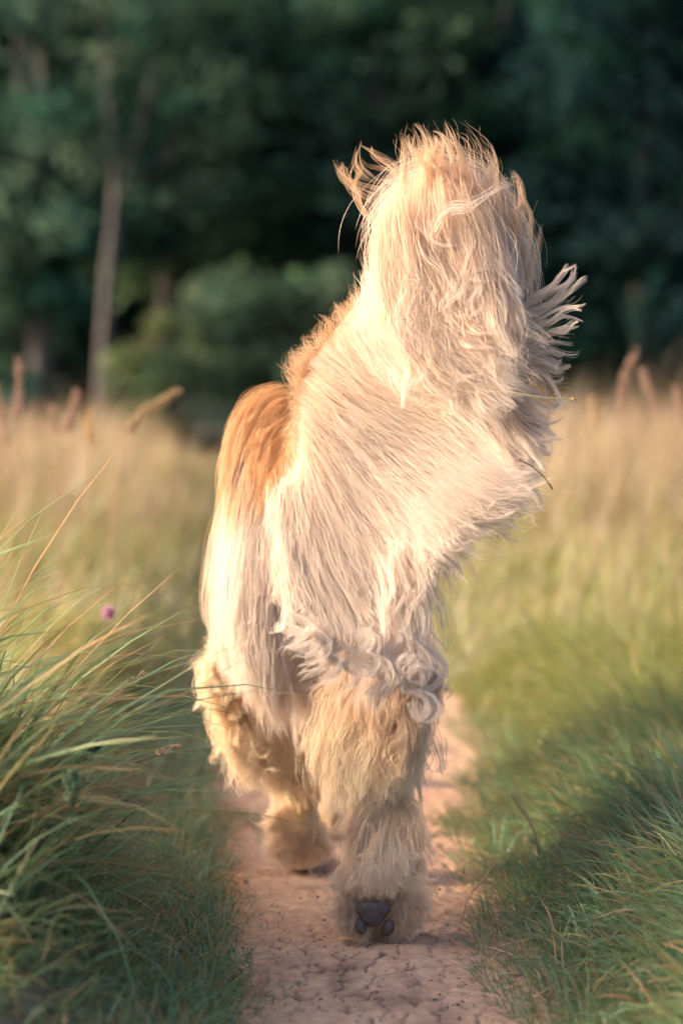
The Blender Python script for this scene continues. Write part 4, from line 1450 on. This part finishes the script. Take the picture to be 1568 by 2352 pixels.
stalk('grass_stalk', [(250, 1400, 4.6), (265, 1120, 4.6), (310, 970, 4.6), (370, 925, 4.6), (405, 900, 4.6)], .0014, .001, .36, .011, hcol=(0.52, 0.38, 0.21), label='thick golden seed head bent right below the pale bush', group=GR, n_sp=220, leaf=.018)
stalk('grass_stalk', [(1420, 1300, 5.0), (1418, 1050, 5.0), (1425, 920, 5.0), (1440, 850, 5.0), (1460, 812, 5.0)], .0014, .001, .42, .010, hcol=PK, label='tallest curved seed head at the right before the dark trees', group=GR, n_sp=160, leaf=.016)
stalk('grass_stalk', [(1530, 1300, 5.2), (1520, 1050, 5.2), (1505, 950, 5.2), (1475, 855, 5.2)], .0014, .001, .35, .010, hcol=PK, label='seed head leaning left beside the tallest one at the right', group=GR, n_sp=160, leaf=.016)
stalk('grass_stalk', [(1580, 1300, 5.6), (1572, 1050, 5.6), (1562, 960, 5.6), (1552, 895, 5.6)], .0014, .001, .3, .010, hcol=PK, label='seed head at the very right edge of the field', group=GR, n_sp=160, leaf=.016)
stalk('grass_stalk', [(1375, 1300, 6.0), (1370, 1080, 6.0), (1366, 980, 6.0), (1360, 920, 6.0)], .0014, .001, .3, .010, hcol=(0.62, 0.44, 0.26), label='low straw seed head between the tail and the tallest right stalk', group=GR, n_sp=140, leaf=.016)
# in focus
stalk('grass_stalk', [(120, 1760, 2.75), (200, 1660, 2.75), (265, 1595, 2.75), (333, 1546, 2.75)], .0007, .0005, .38, .0026, hcol=(0.66, 0.50, 0.38), label='pale dry seed head pointing up right over the long grass', group=GR, n_sp=70, leaf=.008)
stalk('grass_stalk', [(120, 1850, 2.9), (220, 1790, 2.9), (320, 1745, 2.9), (408, 1715, 2.9)], .0007, .0005, .18, .0028, hcol=(0.66, 0.46, 0.36), label='short pale seed head lying low near the path edge', group=GR, n_sp=60, leaf=.008)
stalk('grass_stalk', [(60, 1680, 2.85), (100, 1620, 2.85), (160, 1600, 2.85), (218, 1606, 2.85)], .0007, .0005, .3, .0026, hcol=(0.60, 0.42, 0.30), label='drooping dry seed head under the pale one', group=GR, n_sp=60, leaf=.008)
stalk('grass_stalk', [(150, 1990, 2.6), (168, 1850, 2.6), (182, 1770, 2.6), (226, 1712, 2.6)], .0008, .0006, .33, .0042, hcol=(0.17, 0.24, 0.14), col=(.06, .13, .07), label='green seed head with a bent tip in the long grass', group=GR, n_sp=130, leaf=.008)
stalk('grass_stalk', [(176, 2190, 2.3), (172, 2000, 2.3), (168, 1890, 2.3), (165, 1780, 2.3)], .0010, .0008, .26, .0060, hcol=(0.16, 0.26, 0.14), col=(.05, .12, .07), label='upright blurred green seed head on a dark stem', group=GR, n_sp=130, leaf=.009)
# right side single things
stalk('dry_stalk', [(1236, 1965, 3.0), (1225, 1910, 3.0), (1205, 1868, 3.0), (1182, 1838, 3.0), (1176, 1826, 3.0)], .0013, .0010, col=(0.55, 0.34, 0.24), label='bent dry brown stalk standing at the right edge of the path', cat='stalk')
stalk('straw', [(1058, 2120, 2.86), (1072, 2070, 2.87), (1100, 2030, 2.88), (1136, 1985, 2.90)], .0011, .0007, col=(0.62, 0.42, 0.28), label='long pale straw lying across the path right of the paw', cat='straw')
stalk('straw', [(1090, 886, 2.69), (1180, 903, 2.685), (1250, 913, 2.68), (1315, 918, 2.68)], .0006, .0006, .04, .0022, col=(0.66, 0.58, 0.32), hcol=(0.55, 0.42, 0.25), label='thin yellow straw caught in the blown tail hair', cat='straw', n_sp=16, leaf=.005)
o = stalk('twig', [(1190, 1056, 2.70), (1222, 1072, 2.70), (1248, 1096, 2.70), (1268, 1124, 2.70)], .0006, .0008, col=(0.10, 0.07, 0.05), label='dark thin twig stuck to the tips of the tail hair', cat='twig')

# the pink clover
fl = link(bpy.data.objects.new('clover_flower', None))
fb = U(252, 1640, 4.0)
fl.location = fb
tag(fl, 'single round pink clover flower in the grass left of the dog', 'flower')
stp = catmull([U(252, 1640, 4.0), U(246, 1520, 4.0), U(250, 1418, 4.0)], 12) - fb
v, f = tube(stp, [0.0012] * 12, 6)
mesh_np('stem', v, f, M_GRASS, fl, col=np.tile(np.array([0.08, 0.14, 0.06]), (len(v), 1)), smooth=True)
nfl = 260
cc = U(250, 1408, 4.0)
d = unit(RNG.normal(0, 1, (nfl, 3)))
a1 = unit(np.cross(d, RNG.normal(0, 1, (nfl, 3)))) * 0.0022
s = cc + d * 0.003
e = cc + d * 0.013 * RNG.uniform(0.85, 1.1, (nfl, 1))
V = np.stack([s, (s + e) / 2 + a1, e, (s + e) / 2 - a1], 1).reshape(-1, 3) - fb
mesh_np('petals', V, np.arange(nfl * 4).reshape(-1, 4), M_GRASS, fl, col=np.repeat(np.clip(np.array([0.62, 0.30, 0.50]) * (1 + RNG.normal(0, .15, (nfl, 1))), 0, .9), 4, 0))

# crumbs of earth and chaff on the path
n = 1300
y = 1.7 + 3.2 * RNG.random(n)
x = pc(y) + RNG.normal(0, 0.55, n).clip(-1, 1) * phw(y)
ix = np.array([[1, 0, 0], [-1, 0, 0], [0, 1, 0], [0, -1, 0], [0, 0, 1], [0, 0, -1]], float)
fo = np.array([[0, 2, 4], [2, 1, 4], [1, 3, 4], [3, 0, 4], [2, 0, 5], [1, 2, 5], [3, 1, 5], [0, 3, 5]])
r = np.clip(RNG.lognormal(math.log(0.0014), 0.45, n), 0.0005, 0.005)
V = ix[None] * r[:, None, None] * RNG.uniform(0.6, 1.3, (n, 6, 1))
V[..., 2] *= 0.6
V += np.stack([x, y, 0.004 + 0.004 * fbm(x * 18, y * 14, 51)], -1)[:, None, :]
Fc = (fo[None] + (np.arange(n) * 6)[:, None, None]).reshape(-1, 3)
cl = pick_cols(n, [(0.30, 0.18, 0.13), (0.16, 0.10, 0.08), (0.50, 0.34, 0.24)], [3, 2, 1])
tag(mesh_np('soil_crumbs', V.reshape(-1, 3), Fc, M_GRASS, col=np.repeat(cl, 6, 0)), 'small crumbs of dry earth strewn on the path', 'soil', kind='stuff')
n = 1500
y = 1.6 + 3.0 * RNG.random(n)
sd = RNG.choice([-1, 1], n)
x = pc(y) + sd * (phw(y) - np.abs(RNG.normal(0, 0.035, n)) + 0.01)
cb = pick_cols(n, [STRAW, PALE, DRY], [2, 2, 1])
v, f, c = blades(np.stack([x, y, 0.010 + 0 * x], -1), RNG.uniform(0.015, 0.07, n), RNG.uniform(0, 6.28, n), RNG.normal(0.15, 0.2, n), RNG.uniform(0.0008, 0.0018, n), 5, cb, cb * 0.9,
                 RNG.uniform(rad(2), rad(16), n))
tag(mesh_np('dry_litter', v, f, M_GRASS, col=c), 'dry straw litter along both edges of the path', 'litter', kind='stuff')
